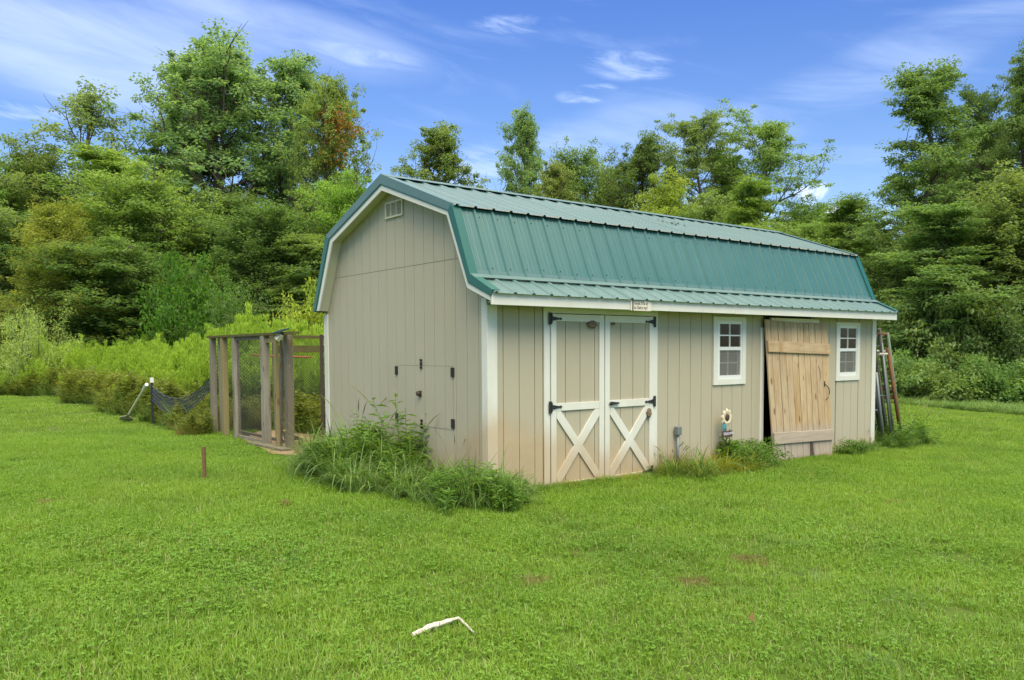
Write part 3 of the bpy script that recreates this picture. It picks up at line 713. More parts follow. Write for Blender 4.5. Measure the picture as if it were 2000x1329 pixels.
# ------------------------------------------------------------------ plaque on the fascia
sg = empty('sign', (1.88, -0.267, 1.93), 'small cream handwritten board on the white fascia above the double doors', 'sign')
MB().box(1.715, 2.035, -0.280, -0.2675, 1.838, 1.948).build('board', M_plaque, sg, bevel=0.002)
m = MB()
for k in range(9): m.tube([(1.735, -0.285, 1.838+k*0.0125), (1.750, -0.285, 1.846+k*0.0125)], 0.0045, 5)
m.build('spiral_edge', M_brown, sg)
def text(txt, x, z, size, par, m_, y, yaw=0.0, sx=1.0):
    cu = bpy.data.curves.new('lettering', 'FONT'); cu.body = txt; cu.size = size; cu.extrude = 0.0008; cu.shear = 0.15; cu.offset = 0.0006
    cu.materials.append(m_); o = bpy.data.objects.new('lettering', cu); COL.objects.link(o); o.parent = par
    o.location = (x-par.location.x, y-par.location.y, z-par.location.z); o.rotation_euler = (PI/2, yaw, 0); o.scale = (sx, 1, 1)
    bpy.context.view_layer.update(); me = bpy.data.meshes.new_from_object(o.evaluated_get(bpy.context.evaluated_depsgraph_get())); n_ = bpy.data.objects.new('lettering', me); COL.objects.link(n_)
    n_.parent = par; n_.location = o.location; n_.rotation_euler = o.rotation_euler; n_.scale = o.scale; bpy.data.objects.remove(o); n_.name = 'lettering'; return n_
text('Gods ITIs in', 1.765, 1.904, 0.048, sg, M_ink, -0.2812, sx=0.90); text('is Dairy my!', 1.765, 1.858, 0.048, sg, M_ink, -0.2812, sx=0.90)

# ------------------------------------------------------------------ wasp nests
for nm, p, r, lb in (('wasp_nest', (1.372, -0.035, 1.690), (0.065, 0.030, 0.040), 'grey brown mud nest under the top rail of the left barn door'),
                     ('wasp_nest', (2.262, -0.045, 0.690), (0.040, 0.022, 0.050), 'brown mud nest on the brace of the right barn door'),
                     ('wasp_nest', (1.700, -0.026, 1.705), (0.032, 0.014, 0.018), 'small mud smear under the top rail of the right barn door')):
    single(nm, MB().ball((p[0], p[1], p[2]), r, 10, 7, 0.35), M_mud, p, lb, 'nest')

# ------------------------------------------------------------------ loose plank door leaning on the front
nyl, nbl = (4.655, 5.985), -0.085
P00 = Vector((4.452, -0.200, -0.075)); P10 = Vector((5.842, -0.205, -0.115)); P01 = Vector((4.440, -0.045, 1.805)); P11 = Vector((5.925, -0.045, 1.755))
dr = empty('plank_door', tuple(P00), 'loose raw pine plank door leaning against the shed front', 'door')
def dp(u, v, off=0.0):
    a = P00.lerp(P10, u); b = P01.lerp(P11, u); n = Vector((0, -1, -0.08)).normalized(); return a.lerp(b, v)+n*off
edges_u = [0, 0.075, 0.185, 0.285, 0.385, 0.485, 0.585, 0.675, 0.775, 0.885, 1.0]
for i, (a, b) in enumerate(zip(edges_u, edges_u[1:])):
    g_ = 0.0036; bot = random.uniform(-0.008, 0.010); top = random.uniform(-0.004, 0.004); th = random.uniform(-0.002, 0.002)
    vs = [dp(u, v, o) for o in (0.0+th, 0.022+th) for u, v in ((a+g_, bot), (b-g_, bot), (b-g_, 1+top), (a+g_, 1+top))]
    MB().add(vs, [(0, 1, 2, 3), (7, 6, 5, 4), (0, 4, 5, 1), (1, 5, 6, 2), (2, 6, 7, 3), (3, 7, 4, 0)]).build('plank', M_plank, dr, bevel=0.0015)
for z0, z1, s0, s1 in ((0.775, 0.855, 0.0, 1.0), (0.135, 0.215, 0.005, 1.0)):
    vs = [dp(u, v, o) for o in (0.026, 0.050) for u, v in ((s0, z0), (s1, z0+0.003), (s1, z1), (s0, z1))]
    MB().add(vs, [(0, 1, 2, 3), (7, 6, 5, 4), (0, 4, 5, 1), (1, 5, 6, 2), (2, 6, 7, 3), (3, 7, 4, 0)]).build('batten', M_plankh, dr, bevel=0.003)
vs = [dp(u, v, o) for o in (0.0232, 0.0252) for u, v in ((0.60, 0.0), (0.665, 0.0), (0.655, 0.13), (0.60, 0.13))]
MB().add(vs, [(0, 1, 2, 3), (7, 6, 5, 4), (0, 4, 5, 1), (1, 5, 6, 2), (2, 6, 7, 3), (3, 7, 4, 0)]).build('wet_patch', M_brown, dr)
hp = [dp(0.900, 0.555, 0.028), dp(0.905, 0.545, 0.05), dp(0.935, 0.520, 0.06), dp(0.940, 0.490, 0.06), dp(0.915, 0.450, 0.055), dp(0.905, 0.435, 0.028)]
MB().tube([tuple(p) for p in hp], [0.006, 0.006, 0.007, 0.007, 0.006, 0.004], 7).obox(tuple(dp(0.900, 0.575, 0.027)), tuple(dp(0.900, 0.535, 0.027)), 0.02, 0.006, (0, -1, 0)).build('handle', M_black, dr)
hp = [dp(0.80, 0.69, 0.027), dp(0.825, 0.65, 0.029), dp(0.83, 0.60, 0.030), dp(0.815, 0.575, 0.027)]
MB().tube([tuple(p) for p in hp], 0.003, 5).build('split_seam', M_rust, dr)

# ------------------------------------------------------------------ conduit stub, garden flower
q = (2.760, -0.05, float(gz(2.76, -0.05)))
cd = empty('conduit', q, 'grey conduit stub with small box beside the double doors', 'conduit')
MB().tube([(2.76, -0.05, q[2]-0.05), (2.76, -0.05, 0.42)], 0.018, 8).build('pipe', M_galv, cd, smooth=True)
MB().box(2.725, 2.795, -0.085, -0.02, 0.40, 0.50).build('outlet_box', M_galv, cd, bevel=0.006)
q = (3.575, -0.12, float(gz(3.575, -0.12)))
fl = empty('garden_stake', q, 'cream metal flower garden stake with teal leaf and welcome plate', 'ornament')
MB().tube([(3.58, -0.12, q[2]-0.1), (3.585, -0.12, 0.30), (3.57, -0.12, 0.50)], 0.006, 6).tube([(3.655, -0.12, q[2]-0.1), (3.655, -0.12, 0.42)], 0.006, 6).build('stem', M_brown, fl)
for k in range(9):
    a = k*2*PI/9+0.2; c = Vector((3.575, -0.135, 0.575)); d = Vector((math.cos(a), 0, math.sin(a))); s = Vector((-math.sin(a), 0, math.cos(a)))
    pts = [c+d*0.03-s*0.012, c+d*0.075-s*0.028+Vector((0, -0.012, 0)), c+d*0.115+Vector((0, 0.006, 0)), c+d*0.075+s*0.028+Vector((0, -0.012, 0)), c+d*0.03+s*0.012]
    MB().add(pts+[p+Vector((0, 0.004, 0)) for p in pts], [(0, 1, 2, 3, 4), (9, 8, 7, 6, 5)]+[(i, (i+1) % 5, 5+(i+1) % 5, 5+i) for i in range(5)]).build('petal', M_cream, fl)
MB().ball((3.572, -0.145, 0.572), (0.040, 0.018, 0.042), 10, 6, 0.15).build('flower_centre', M_brown, fl)
pts = [(3.525, -0.13, 0.39), (3.565, -0.14, 0.44), (3.56, -0.14, 0.49), (3.525, -0.13, 0.525), (3.495, -0.135, 0.49), (3.49, -0.14, 0.44)]
MB().add(pts+[(a, b+0.006, c) for a, b, c in pts], [tuple(range(6)), tuple(range(6, 12))[::-1]]+[(i, (i+1) % 6, 6+(i+1) % 6, 6+i) for i in range(6)]).build('leaf', M_teal, fl)
MB().box(3.475, 3.67, -0.150, -0.140, 0.325, 0.405).ball((3.478, -0.145, 0.355), (0.024, 0.01, 0.034), 8, 5).build('welcome_plate', M_brown, fl)
text('Welcome', 3.492, 0.346, 0.062, fl, M_pale, -0.1515, yaw=-0.08, sx=0.78)

# ------------------------------------------------------------------ leaning metal gates past the far corner
def gate_panel(nm, label, xt, zt, xb, m_, mt, y0, y1, r=0.024, bars=3, top_m=None, zb=-0.14):
    o = empty(nm, (xb, y0, float(gz(xb, y0))), label, 'gate panel', 'metal gate panels leaning at the far end of the shed')
    P = lambda v, y: (xb+(xt-xb)*v, y, zb+(zt-zb)*v)
    MB().tube([P(0, y0), P(1, y0)], r, 8).build('upright', m_, o, smooth=True); MB().tube([P(0, y1), P(1, y1)], r, 8).build('upright', m_, o, smooth=True)
    for k in range(bars):
        v = (k+0.02)/(bars-1)*0.94+0.02
        MB().tube([P(v, y0+r), P(v, y1-r)], r*0.8, 7).build('bar', top_m if (top_m and k == bars-1) else mt, o, smooth=True)
    m = MB(); n = int((y1-y0)/0.1)
    for k in range(1, n): m.tube([P(0.03, y0+k*0.1), P(0.96, y0+k*0.1)], 0.003, 4, False)
    for k in range(1, 13): m.tube([P(0.03+k*0.07, y0+0.02), P(0.03+k*0.07, y1-0.02)], 0.003, 4, False)
    m.build('wire_mesh', M_wire, o)
gate_panel('gate_panel', 'bluish galvanised gate panel leaning closest to the end wall', 7.43, 1.30, 7.84, M_galv, M_galv, 0.10, 2.3)
gate_panel('gate_panel', 'second galvanised gate panel from the end wall', 7.48, 1.42, 7.93, M_galv, M_galv, 0.14, 2.4)
gate_panel('gate_panel', 'bluish gate panel with a low top, tight against the first gate by the wall', 7.44, 1.05, 7.72, M_galv, M_galv, 0.02, 2.2)
gate_panel('gate_panel', 'thin tube gate standing steeply between the bluish gates', 7.50, 1.50, 7.88, M_galv, M_greenpipe, -0.03, 2.3, r=0.019)
gate_panel('gate_panel', 'dull galvanised gate panel squeezed between the bluish gate and the olive gate', 7.46, 1.52, 7.99, M_galv, M_galv, 0.20, 2.4)
gate_panel('gate_panel', 'olive grey tube gate leaning third from the end wall', 7.45, 1.66, 8.02, M_olive, M_olive, 0.10, 2.5, r=0.028)
gate_panel('gate_panel', 'wide brown topped gate leaning in the middle of the stack', 7.53, 1.72, 8.09, M_olive, M_rust, 0.04, 2.5, r=0.034, top_m=M_rust)
gate_panel('gate_panel', 'rusty orange tube gate with a white end stub near the outside', 7.70, 1.42, 8.22, M_rust, M_rust, -0.02, 2.4, r=0.026, top_m=M_white)
gate_panel('gate_panel', 'faded green tube gate leaning outermost on the stack', 7.76, 1.66, 8.30, M_greenpipe, M_greenpipe, 0.02, 2.5, r=0.026)
single('cross_pipe', MB().tube([(7.40, 0.02, 1.645), (7.77, 0.04, 1.640)], 0.022, 7), M_rust, (7.40, 0.02, 1.64), 'short brown pipe lying across the tops of the leaning gates', 'pipe')
single('cross_pipe', MB().tube([(7.42, -0.03, 1.33), (7.66, -0.03, 1.33)], 0.020, 7), M_bone, (7.42, -0.03, 1.33), 'short white pipe between the end wall and the rusty gate', 'pipe')

# ------------------------------------------------------------------ wire kennel behind the shed
kn = empty('wire_kennel', (-0.4, 4.3, float(gz(-0.4, 4.3))), 'weathered wood and wire kennel attached behind the shed', 'kennel')
KX, KX2, KY, KY2, KZ = -0.42, 2.3, 3.70, 7.0, 1.64
def post(nm, x, y, w1, w2, m_, z1=KZ, lean=(0, 0), z0=None, lb=None):
    z0 = float(gz(x, y))-0.1 if z0 is None else z0
    vs = [(x+sx_*w1/2+lean[0]*t, y+sy_*w2/2+lean[1]*t, z) for z, t in ((z0, 0), (z1, 1)) for sx_, sy_ in ((-1, -1), (1, -1), (1, 1), (-1, 1))]
    return MB().add(vs, [(3, 2, 1, 0), (4, 5, 6, 7), (0, 1, 5, 4), (1, 2, 6, 5), (2, 3, 7, 6), (3, 0, 4, 7)]).build(nm, m_, kn, bevel=0.004, label=lb)
post('post', KX, 6.96, 0.084, 0.101, M_grey); post('post', KX+0.06, 6.80, 0.037, 0.065, M_grey)
post('post', KX, 6.42, 0.084, 0.108, M_tan, lb='yellowish newer post'); post('post', KX, 5.90, 0.084, 0.108, M_grey)
post('post', KX, 4.72, 0.092, 0.137, M_grey); post('post', KX+0.05, 4.90, 0.037, 0.058, M_grey)
post('post', KX+0.12, 4.55, 0.037, 0.094, M_grey, lean=(0.0, -0.16), z1=1.58, lb='loose board leaning in the doorway')
post('post', KX-0.01, 4.29, 0.047, 0.054, M_tan); post('post', KX+0.10, 4.14, 0.084, 0.115, M_grey)
post('post', 0.48, 6.00, 0.084, 0.086, M_tan); post('post', KX, 3.69, 0.047, 0.025, M_tan, z1=0.25)
post('post', 0.6, 6.9, 0.084, 0.065, M_grey); post('post', KX2, 6.95, 0.084, 0.065, M_grey); post('post', KX2, 5.3, 0.084, 0.065, M_grey); post('post', KX2, 3.85, 0.084, 0.065, M_grey)
post('post', KX+0.38, 3.70, 0.037, 0.03, M_brown)
MB().box(KX-0.05, KX+0.05, KY-0.9+0.85, KY2+0.08, KZ, KZ+0.035).build('top_rail', M_moss, kn)
MB().box(KX+0.051, KX2+0.05, KY2-0.04, KY2+0.06, KZ, KZ+0.035).build('top_rail', M_moss, kn)
MB().box(KX2-0.05, KX2+0.05, KY, KY2-0.041, KZ, KZ+0.035).build('top_rail', M_moss, kn)
MB().box(KX+0.051, KX2-0.051, 5.97, 6.04, KZ, KZ+0.035).build('top_rail', M_moss, kn)
MB().box(KX-0.02, KX+0.02, 4.85, 5.83, KZ-0.055, KZ-0.005).build('rail', M_grey, kn); MB().box(KX-0.02, KX+0.02, 4.36, 4.64, KZ-0.10, KZ-0.04).build('rail', M_tan, kn)
MB().box(0.65, KX2-0.05, KY2-0.03, KY2+0.02, KZ-0.24, KZ-0.12).build('rail', M_moss, kn, label='wide brown board under the back rail')
MB().box(0.65, KX2-0.05, KY2-0.03, KY2+0.02, 0.02, 0.36).build('base_board', M_grey, kn)
MB().box(KX-0.02, KX+0.02, 4.84, 5.82, 0.06, 0.16).build('base_board', M_grey, kn); MB().box(KX+0.3, KX+0.34, 4.3, 6.9, 0.0, 0.14).build('base_board', M_grey, kn)
MB().obox((KX+0.5, 5.3, 0.16), (KX+0.15, 3.75, 0.19), 0.16, 0.04, (1, 0, 0.2)).build('base_board', M_tan, kn)
def wire_panel(o, a, b, z0, z1, pitch=0.055, r=0.0022, horiz=False):
    m = MB(); a = Vector(a); b = Vector(b); ln = (b-a).length; d = (b-a).normalized(); h = z1-z0; k = -h
    while k < ln:
        for sg_ in (1, -1):
            s0, s1 = (k, 0) if k >= 0 else (0, -k); e0 = min(ln, k+h); e1 = e0-k
            if e0 > s0+0.02:
                f0, f1 = (s1, e1) if sg_ > 0 else (h-s1, h-e1)
                p = a+d*s0; q_ = a+d*e0
                m.tube([(p.x, p.y, z0+f0), (q_.x, q_.y, z0+f1)], r, 3, False)
        k += pitch
    m.build('wire_mesh', M_wire, o)
wire_panel(kn, (KX, 4.8, 0), (KX, 5.85, 0), 0.1, KZ); wire_panel(kn, (KX+0.05, KY2, 0), (0.55, KY2, 0), 0.1, KZ)
wire_panel(kn, (0.65, KY2, 0), (KX2, KY2, 0), 0.1, KZ, 0.045, 0.0028); wire_panel(kn, (KX2, KY, 0), (KX2, KY2, 0), 0.1, KZ, 0.05); wire_panel(kn, (0.30, 4.40, 0), (KX2, 4.40, 0), 0.1, KZ, 0.05, 0.0028)
MB().tube([(-0.05, 6.2, 1.36), (0.02, 4.2, 1.335)], 0.014, 6).build('crossbar', M_red, kn)
# dirt floor
def sheet(name, poly, dz, m_, label):
    c = np.mean(poly, 0); vs = [(c[0], c[1], float(gz(*c))+dz)]+[(x, y, float(gz(x, y))+dz) for x, y in poly]; n = len(poly)
    me = bpy.data.meshes.new(name); me.from_pydata(vs, [], [(0, 1+i, 1+(i+1) % n) for i in range(n)]); me.materials.append(m_)
    o = bpy.data.objects.new(name, me); COL.objects.link(o); tag(o, label, kind='structure'); return o
pl = [(-0.75+0.12*math.sin(k*2.1), 3.4+k*0.14) for k in range(16)]
sheet('dirt_patch', [(0.0, 3.66), (-0.5, 3.45), (-0.72, 3.8), (-0.62, 4.4), (-0.55, 5.0), (-0.45, 5.6), (0.2, 6.7), (2.2, 6.7), (2.2, 3.8)], 0.03, M_dirt, 'bare brown dirt floor of the kennel')
G1 = G(604, 893)
single('stone_block', MB().box(G1[0]-0.02, G1[0]+0.12, G1[1]-0.16, G1[1]+0.12, G1[2]-0.05, G1[2]+0.13), M_block, tuple(G1), 'tan block lying at the kennel doorway beside the shed corner', 'block', bevel=0.012)
single('loose_board', MB().obox((-0.55, 4.95, 0.12), (-0.45, 3.95, 0.10), 0.16, 0.035, (0, 0, 1)), M_grey, (-0.5, 4.4, 0.11), 'short grey board lying on the dirt in the kennel doorway', 'board')
sl_ = empty('solar_lamp', (KX-0.02, 3.98, KZ+0.02), 'small solar lamp clipped on the kennel top rail', 'lamp')
MB().obox((KX-0.16, 3.93, KZ+0.02), (KX+0.02, 4.03, KZ+0.075), 0.13, 0.014, (-0.2, 0, 1)).build('solar_panel', M_solar, sl_)
MB().obox((KX-0.10, 3.93, KZ-0.05), (KX-0.10, 3.99, KZ-0.015), 0.09, 0.05, (-0.8, 0, 0.5)).build('lamp_head', M_lens, sl_)
MB().tube([(KX-0.06, 3.96, KZ-0.02), (KX-0.02, 3.98, KZ+0.02)], 0.01, 5).build('bracket', M_black, sl_)

# ------------------------------------------------------------------ fence post, netting, shovel, stake, stick
bx, by, bz = column(297, 15.0)
tp = empty('fence_post', (bx, by, bz), 'short dark steel fence post with white top holding the netting', 'post')
TPZ = bz+height_at(297, 738, 15.0)
MB().box(bx-0.02, bx+0.02, by-0.02, by+0.02, bz-0.1, TPZ-0.09).build('post', M_black, tp); MB().box(bx-0.028, bx+0.028, by-0.028, by+0.028, TPZ-0.09, TPZ).build('post_cap', M_vinyl, tp)
m = MB(); A = Vector((bx, by, TPZ-0.14)); B = Vector((KX-0.03, 7.0, 1.02)); n = 46
top = []; bot = []
for k in range(n+1):
    t_ = k/n; p = A.lerp(B, t_); sag = 0.30*4*t_*(1-t_)+0.008*math.sin(k*1.3); top.append(Vector((p.x, p.y, p.z-sag))); bot.append(Vector((p.x, p.y, max(float(gz(p.x, p.y))+0.05, p.z-sag-0.26-0.05*math.sin(t_*5)))))
m.tube([tuple(p) for p in top], 0.010, 4, False); m.tube([tuple(p) for p in bot], 0.006, 4, False)
for f_ in (0.25, 0.5, 0.75): m.tube([tuple(a.lerp(b, f_)) for a, b in zip(top, bot)], 0.005, 3, False)
for k in range(n): m.tube([tuple(top[k]), tuple(bot[min(n, k+1)])], 0.0045, 3, False); m.tube([tuple(bot[k]), tuple(top[min(n, k+1)])], 0.0045, 3, False)
single('netting', m, mat('slate_netting', (0.05, 0.06, 0.075), rough=0.6), tuple(A), 'sagging dark grey garden netting strung from steel post to kennel', 'netting')
sb = G(244, 824); e_ = CAM+13.9*ray(286, 752)
sv = empty('shovel', tuple(sb), 'long handled shovel leaning blade down against the garden netting', 'shovel')
s0 = Vector(sb)+Vector((0, 0, 0.02)); s1 = Vector(e_); d = (s1-s0).normalized(); side = d.cross(Vector((0.6, 0.8, 0))).normalized(); nn = side.cross(d)
side = Vector((0.79, -0.61, 0.0)); nn = side.cross(d).normalized(); side = d.cross(nn).normalized()
blade = [s0-side*0.03, s0-side*0.11+d*0.05, s0-side*0.12+d*0.24, s0-side*0.03+d*0.30, s0+side*0.03+d*0.30, s0+side*0.12+d*0.24, s0+side*0.11+d*0.05, s0+side*0.03]
vv = [p+nn*(0.02 if i in (1, 2, 5, 6) else 0) for i, p in enumerate(blade)]; vv += [p-nn*0.006 for p in vv]
MB().add(vv, [tuple(range(8)), tuple(range(8, 16))[::-1]]+[(i, (i+1) % 8, 8+(i+1) % 8, 8+i) for i in range(8)]).build('blade', mat('worn_grey_steel', (0.48, 0.44, 0.38), rough=0.7, metal=0.0), sv)
MB().tube([tuple(s0+d*0.24), tuple(s0+d*0.42)], 0.020, 7).build('socket', M_galv, sv); MB().tube([tuple(s0+d*0.40), tuple(s1)], 0.020, 7).build('handle', M_plaque, sv)
MB().tube([tuple(s1-d*0.28), tuple(s1+d*0.02)], 0.030, 7).build('grip', M_vinyl, sv)
sp = G(400, 938); h_ = height_at(400, 872, float(np.dot(sp-CAM, Fv)))
single('stake', MB().obox((sp[0], sp[1], sp[2]-0.1), (sp[0]-0.004, sp[1]+0.002, sp[2]+h_), 0.034, 0.026, (0.6, 0.8, 0)), mat('brown_rusted_stake', rough=0.9, fn=lambda t, p, g: t.mix(t.noise(p, 25, 5, 0.7), (0.20, 0.105, 0.045), (0.10, 0.06, 0.035))), tuple(sp), 'short rusty brown stake standing alone in the lawn', 'stake')
a1, a2, a3 = G(806, 1250), G(884, 1226), G(927, 1247); a2b = G(850, 1236)
st = MB()
def lift(p, h): return (p[0], p[1], p[2]+h)
def bark(ps, hs, rs):
    P_ = []; R2_ = []
    for i in range(len(ps)-1):
        for k in range(7):
            f = k/7; P_.append((ps[i][0]*(1-f)+ps[i+1][0]*f+random.uniform(-.002, .002), ps[i][1]*(1-f)+ps[i+1][1]*f+random.uniform(-.002, .002), ps[i][2]+hs[i]*(1-f)+hs[i+1]*f+random.uniform(-.001, .002))); R2_.append((rs[i]*(1-f)+rs[i+1]*f)*random.uniform(0.8, 1.15))
    P_.append(lift(ps[-1], hs[-1])); R2_.append(rs[-1]*0.6); st.tube(P_, R2_, 7)
bark([a1, a2b, a2], [0.024, 0.036, 0.040], [0.012, 0.016, 0.013]); bark([a2, G(897, 1222), a3], [0.042, 0.038, 0.026], [0.008, 0.007, 0.006])
single('broken_stick', st, M_bone, tuple(a2), 'pale bleached broken stick lying bent in the foreground grass', 'stick')
lp = G(1468, 1224)
single('dead_leaf', MB().add([lift(lp, 0.02), (lp[0]+0.012, lp[1]-0.01, lp[2]+0.045), (lp[0]+0.008, lp[1], lp[2]+0.075), (lp[0]-0.012, lp[1]+0.008, lp[2]+0.05)], [(0, 1, 2, 3)]), M_leafbrown, tuple(lp), 'single curled brown leaf standing in the right foreground grass', 'leaf')
rd = Vector((3.9, 1.13, 3.15))
m = MB()
for k in range(16):
    x = 3.75+random.random()*0.45; y = 1.02+random.random()*0.22; z = RIDGE[1]-(RIDGE[0]-y)*0.3593+0.038
    m.add([(x, y, z), (x+0.03, y+0.01, z+0.008), (x+0.05, y+0.04, z+0.004), (x+0.01, y+0.04, z+0.01)], [(0, 1, 2, 3)])
single('leaf_litter', m, mat('faded_red_litter', (0.33, 0.16, 0.13), rough=0.8), tuple(rd), 'small patch of reddish leaf litter near the roof ridge', 'litter')

# ------------------------------------------------------------------ plant generators (numpy)
def unit(v): return v/np.maximum(np.linalg.norm(v, axis=-1, keepdims=True), 1e-9)
def leaf_quads(C, D, N, Ln, Wd, fold=0.25):
    S = unit(np.cross(D, N)); N = np.cross(S, D); Ln = Ln[:, None]; Wd = Wd[:, None]
    v0 = C; v1 = C+D*Ln*0.45+S*Wd*0.5+N*Wd*fold; v2 = C+D*Ln-N*Ln*0.12; v3 = C+D*Ln*0.45-S*Wd*0.5+N*Wd*fold
    return np.stack([v0, v1, v2, v3], 1).reshape(-1, 3)
def quads(n, o=0): return np.arange(n*4).reshape(-1, 4)+o
def blades(C, az, lean, curl, Ln, Wd, seg=4):
    n = len(C); out = np.zeros((n, seg+1, 2, 3)); p = C.copy()
    hx, hy = np.cos(az), np.sin(az); side = np.stack([-hy, hx, np.zeros(n)], -1)
    for k in range(seg+1):
        t = k/seg; w_ = Wd*(1-t**1.6*0.94)*(0.7+0.6*min(t*2, 1)-0.3*min(t*2, 1)); out[:, k, 0] = p+side*w_[:, None]/2; out[:, k, 1] = p-side*w_[:, None]/2
        th = lean+curl*t; st_ = Ln/seg
        p = p+np.stack([np.sin(th)*hx*st_, np.sin(th)*hy*st_, np.cos(th)*st_], -1)
    V = out.reshape(-1, 3); base = (np.arange(n)*(seg+1)*2)[:, None]; k = np.arange(seg)[None]*2
    b = (base+k).ravel(); F = np.stack([b, b+1, b+3, b+2], -1); return V, F
class Geo:
    def __init__(s): s.V = []; s.F = []; s.M = []; s.n = 0
    def add(s, V, F, m=0): s.V.append(V); s.F.append(F+s.n); s.M.append(np.full(len(F), m)); s.n += len(V); return s
    def mesh(s, name, mats): return mesh_np(name, np.concatenate(s.V), np.concatenate(s.F), mats, np.concatenate(s.M))
def tube_np(P, r, n=5):
    P = np.asarray(P, float); r = np.asarray(r, float); T = np.gradient(P, axis=0); T = unit(T)
    ref = np.where(np.abs(T[:, 2:3]) < 0.9, np.array([[0, 0, 1.0]]), np.array([[1.0, 0, 0]])); U = unit(np.cross(T, ref)); Vv = np.cross(T, U)
    a = np.arange(n)*2*PI/n
    V = P[:, None]+(U[:, None]*np.cos(a)[None, :, None]+Vv[:, None]*np.sin(a)[None, :, None])*r[:, None, None]
    i = np.arange(len(P)-1)[:, None]*n; k = np.arange(n)[None]; k2 = (k+1) % n
    F = np.stack([i+k, i+k2, i+n+k2, i+n+k], -1).reshape(-1, 4); return V.reshape(-1, 3), F

def tree_parts(seed, H, Rr, h0, nl, style, n_leaf, lsize, crad, shape, nsub=8, droop=0.0, keep=0.86):
    r = np.random.default_rng(seed); wood = Geo(); cl = []
    n = 12; zz = np.linspace(0, H*0.93, n); wob = np.cumsum(r.normal(0, H*0.012, (n, 2)), 0); wob -= wob[0]
    P = np.stack([wob[:, 0], wob[:, 1], zz], -1); tr = 0.020*H*(1-np.linspace(0, 1, n)*0.88)**0.9
    wood.add(*tube_np(P, tr, 8)); tp_ = lambda t: np.array([np.interp(t*H, zz, P[:, k]) for k in range(3)])
    for i in range(nl):
        t = h0+(0.97-h0)*(i+r.random()*0.6)/nl; u = (t-h0)/(1-h0); a = i*2.399+r.normal(0, 0.35)
        ln = Rr*shape(u)*r.uniform(0.5, 1.2); ev = {'broad': 0.45+0.85*u, 'locust': 0.10+0.75*u, 'tall': 0.30+1.0*u}[style]+r.normal(0, 0.12)
        d = np.array([math.cos(a)*math.cos(ev), math.sin(a)*math.cos(ev), math.sin(ev)]); p = tp_(min(t, 0.93)); pts = [p]; m = 6
        for k in range(m):
            d = unit(d+r.normal(0, 0.13, 3)+np.array([0, 0, (0.10 if style != 'locust' else 0.03)-droop])); p = p+d*ln/m; pts.append(p)
        pts = np.array(pts); r0 = np.interp(t*H, zz, tr)*0.5; wood.add(*tube_np(pts, np.linspace(r0, 0.012, m+1), 5))
        for j in range(nsub):
            v = 0.22+0.78*(j+r.random())/nsub; q = np.array([np.interp(v*m, np.arange(m+1), pts[:, k]) for k in range(3)])
            ld = unit(pts[min(m, int(v*m)+1)]-pts[int(v*m)] if int(v*m) < m else d); rd_ = r.normal(0, 1, 3); rd_[2] *= 0.5 if style != 'locust' else 0.25
            sd = unit(ld*0.85+unit(rd_)*0.95+np.array([0, 0, 0.15])); sl2 = ln*(0.20+0.34*(1-v)+0.14*r.random())+0.45; sp_ = [q]; 
            for k in range(4): sd = unit(sd+r.normal(0, 0.18, 3)+np.array([0, 0, 0.05-droop])); q = q+sd*sl2/4; sp_.append(q)
            sp_ = np.array(sp_); wood.add(*tube_np(sp_, np.linspace(0.022, 0.006, 5), 3))
            for k in (1, 2, 3, 4):
                if r.random() < keep*(1.25-0.75*u if style == 'tall' else 1.0): cl.append(sp_[k]+r.normal(0, 0.08, 3))
    cl.append(tp_(0.95)); cl = np.array(cl); nc = len(cl); per = max(6, n_leaf//nc)
    cr = crad*r.uniform(0.45, 1.45, nc)**1.2; C = np.repeat(cl, per, 0); CR = np.repeat(cr, per)[:, None]
    o = unit(r.normal(0, 1, (len(C), 3)))*r.random((len(C), 1))**0.45; fl_ = 0.80 if style != 'locust' else 0.28; C = C+o*CR*np.array([1, 1, fl_])
    D = unit(o*np.array([1, 1, 0.3])+r.normal(0, 0.6, (len(C), 3))*np.array([1, 1, 0.6])-np.array([0, 0, 0.25])); N = unit(r.normal(0, 0.8, (len(C), 3))+np.array([-0.15, -0.25, 0.8]))
    S = lsize*r.uniform(0.6, 1.3, len(C)); V = leaf_quads(C, D, N, S, S*(0.48 if style != 'locust' else 0.36))
    return wood, V
NWID = {}
def make_tree_meshes(name, *a, **k):
    wood, V = tree_parts(*a, **k); NWID[name+str(a[0])] = 2*np.percentile(np.hypot(V[:, 0], V[:, 1]), 90); return (wood.mesh(name+'_trunk', [M_bark]), mesh_np(name+'_crown', V, quads(len(V)//4), M_leaf), float(np.percentile(V[:, 2], 99.7)), NWID[name+str(a[0])])
dome = lambda u: math.sqrt(max(0.05, 1-(u*1.02-0.30)**2/0.62)) if u < 1 else 0.3
tallf = lambda u: 0.62+0.55*math.sin(PI*min(1, u*0.95+0.1))-0.35*u
cone = lambda u: 1.0-0.72*u
T = {}
T['tallA'] = make_tree_meshes('tall_tree', 11, 16.0, 5.0, 0.12, 46, 'tall', 62000, 0.155, 0.34, tallf, nsub=9, keep=0.50)
T['tallB'] = make_tree_meshes('tall_tree', 12, 16.0, 4.6, 0.12, 42, 'tall', 56000, 0.155, 0.34, tallf, nsub=9, keep=0.50)
T['broadA'] = make_tree_meshes('broad_tree', 13, 12.0, 4.6, 0.08, 44, 'broad', 60000, 0.165, 0.40, dome, nsub=9)
T['broadB'] = make_tree_meshes('broad_tree', 14, 12.0, 4.3, 0.06, 42, 'broad', 60000, 0.16, 0.38, dome, nsub=9, droop=0.03)
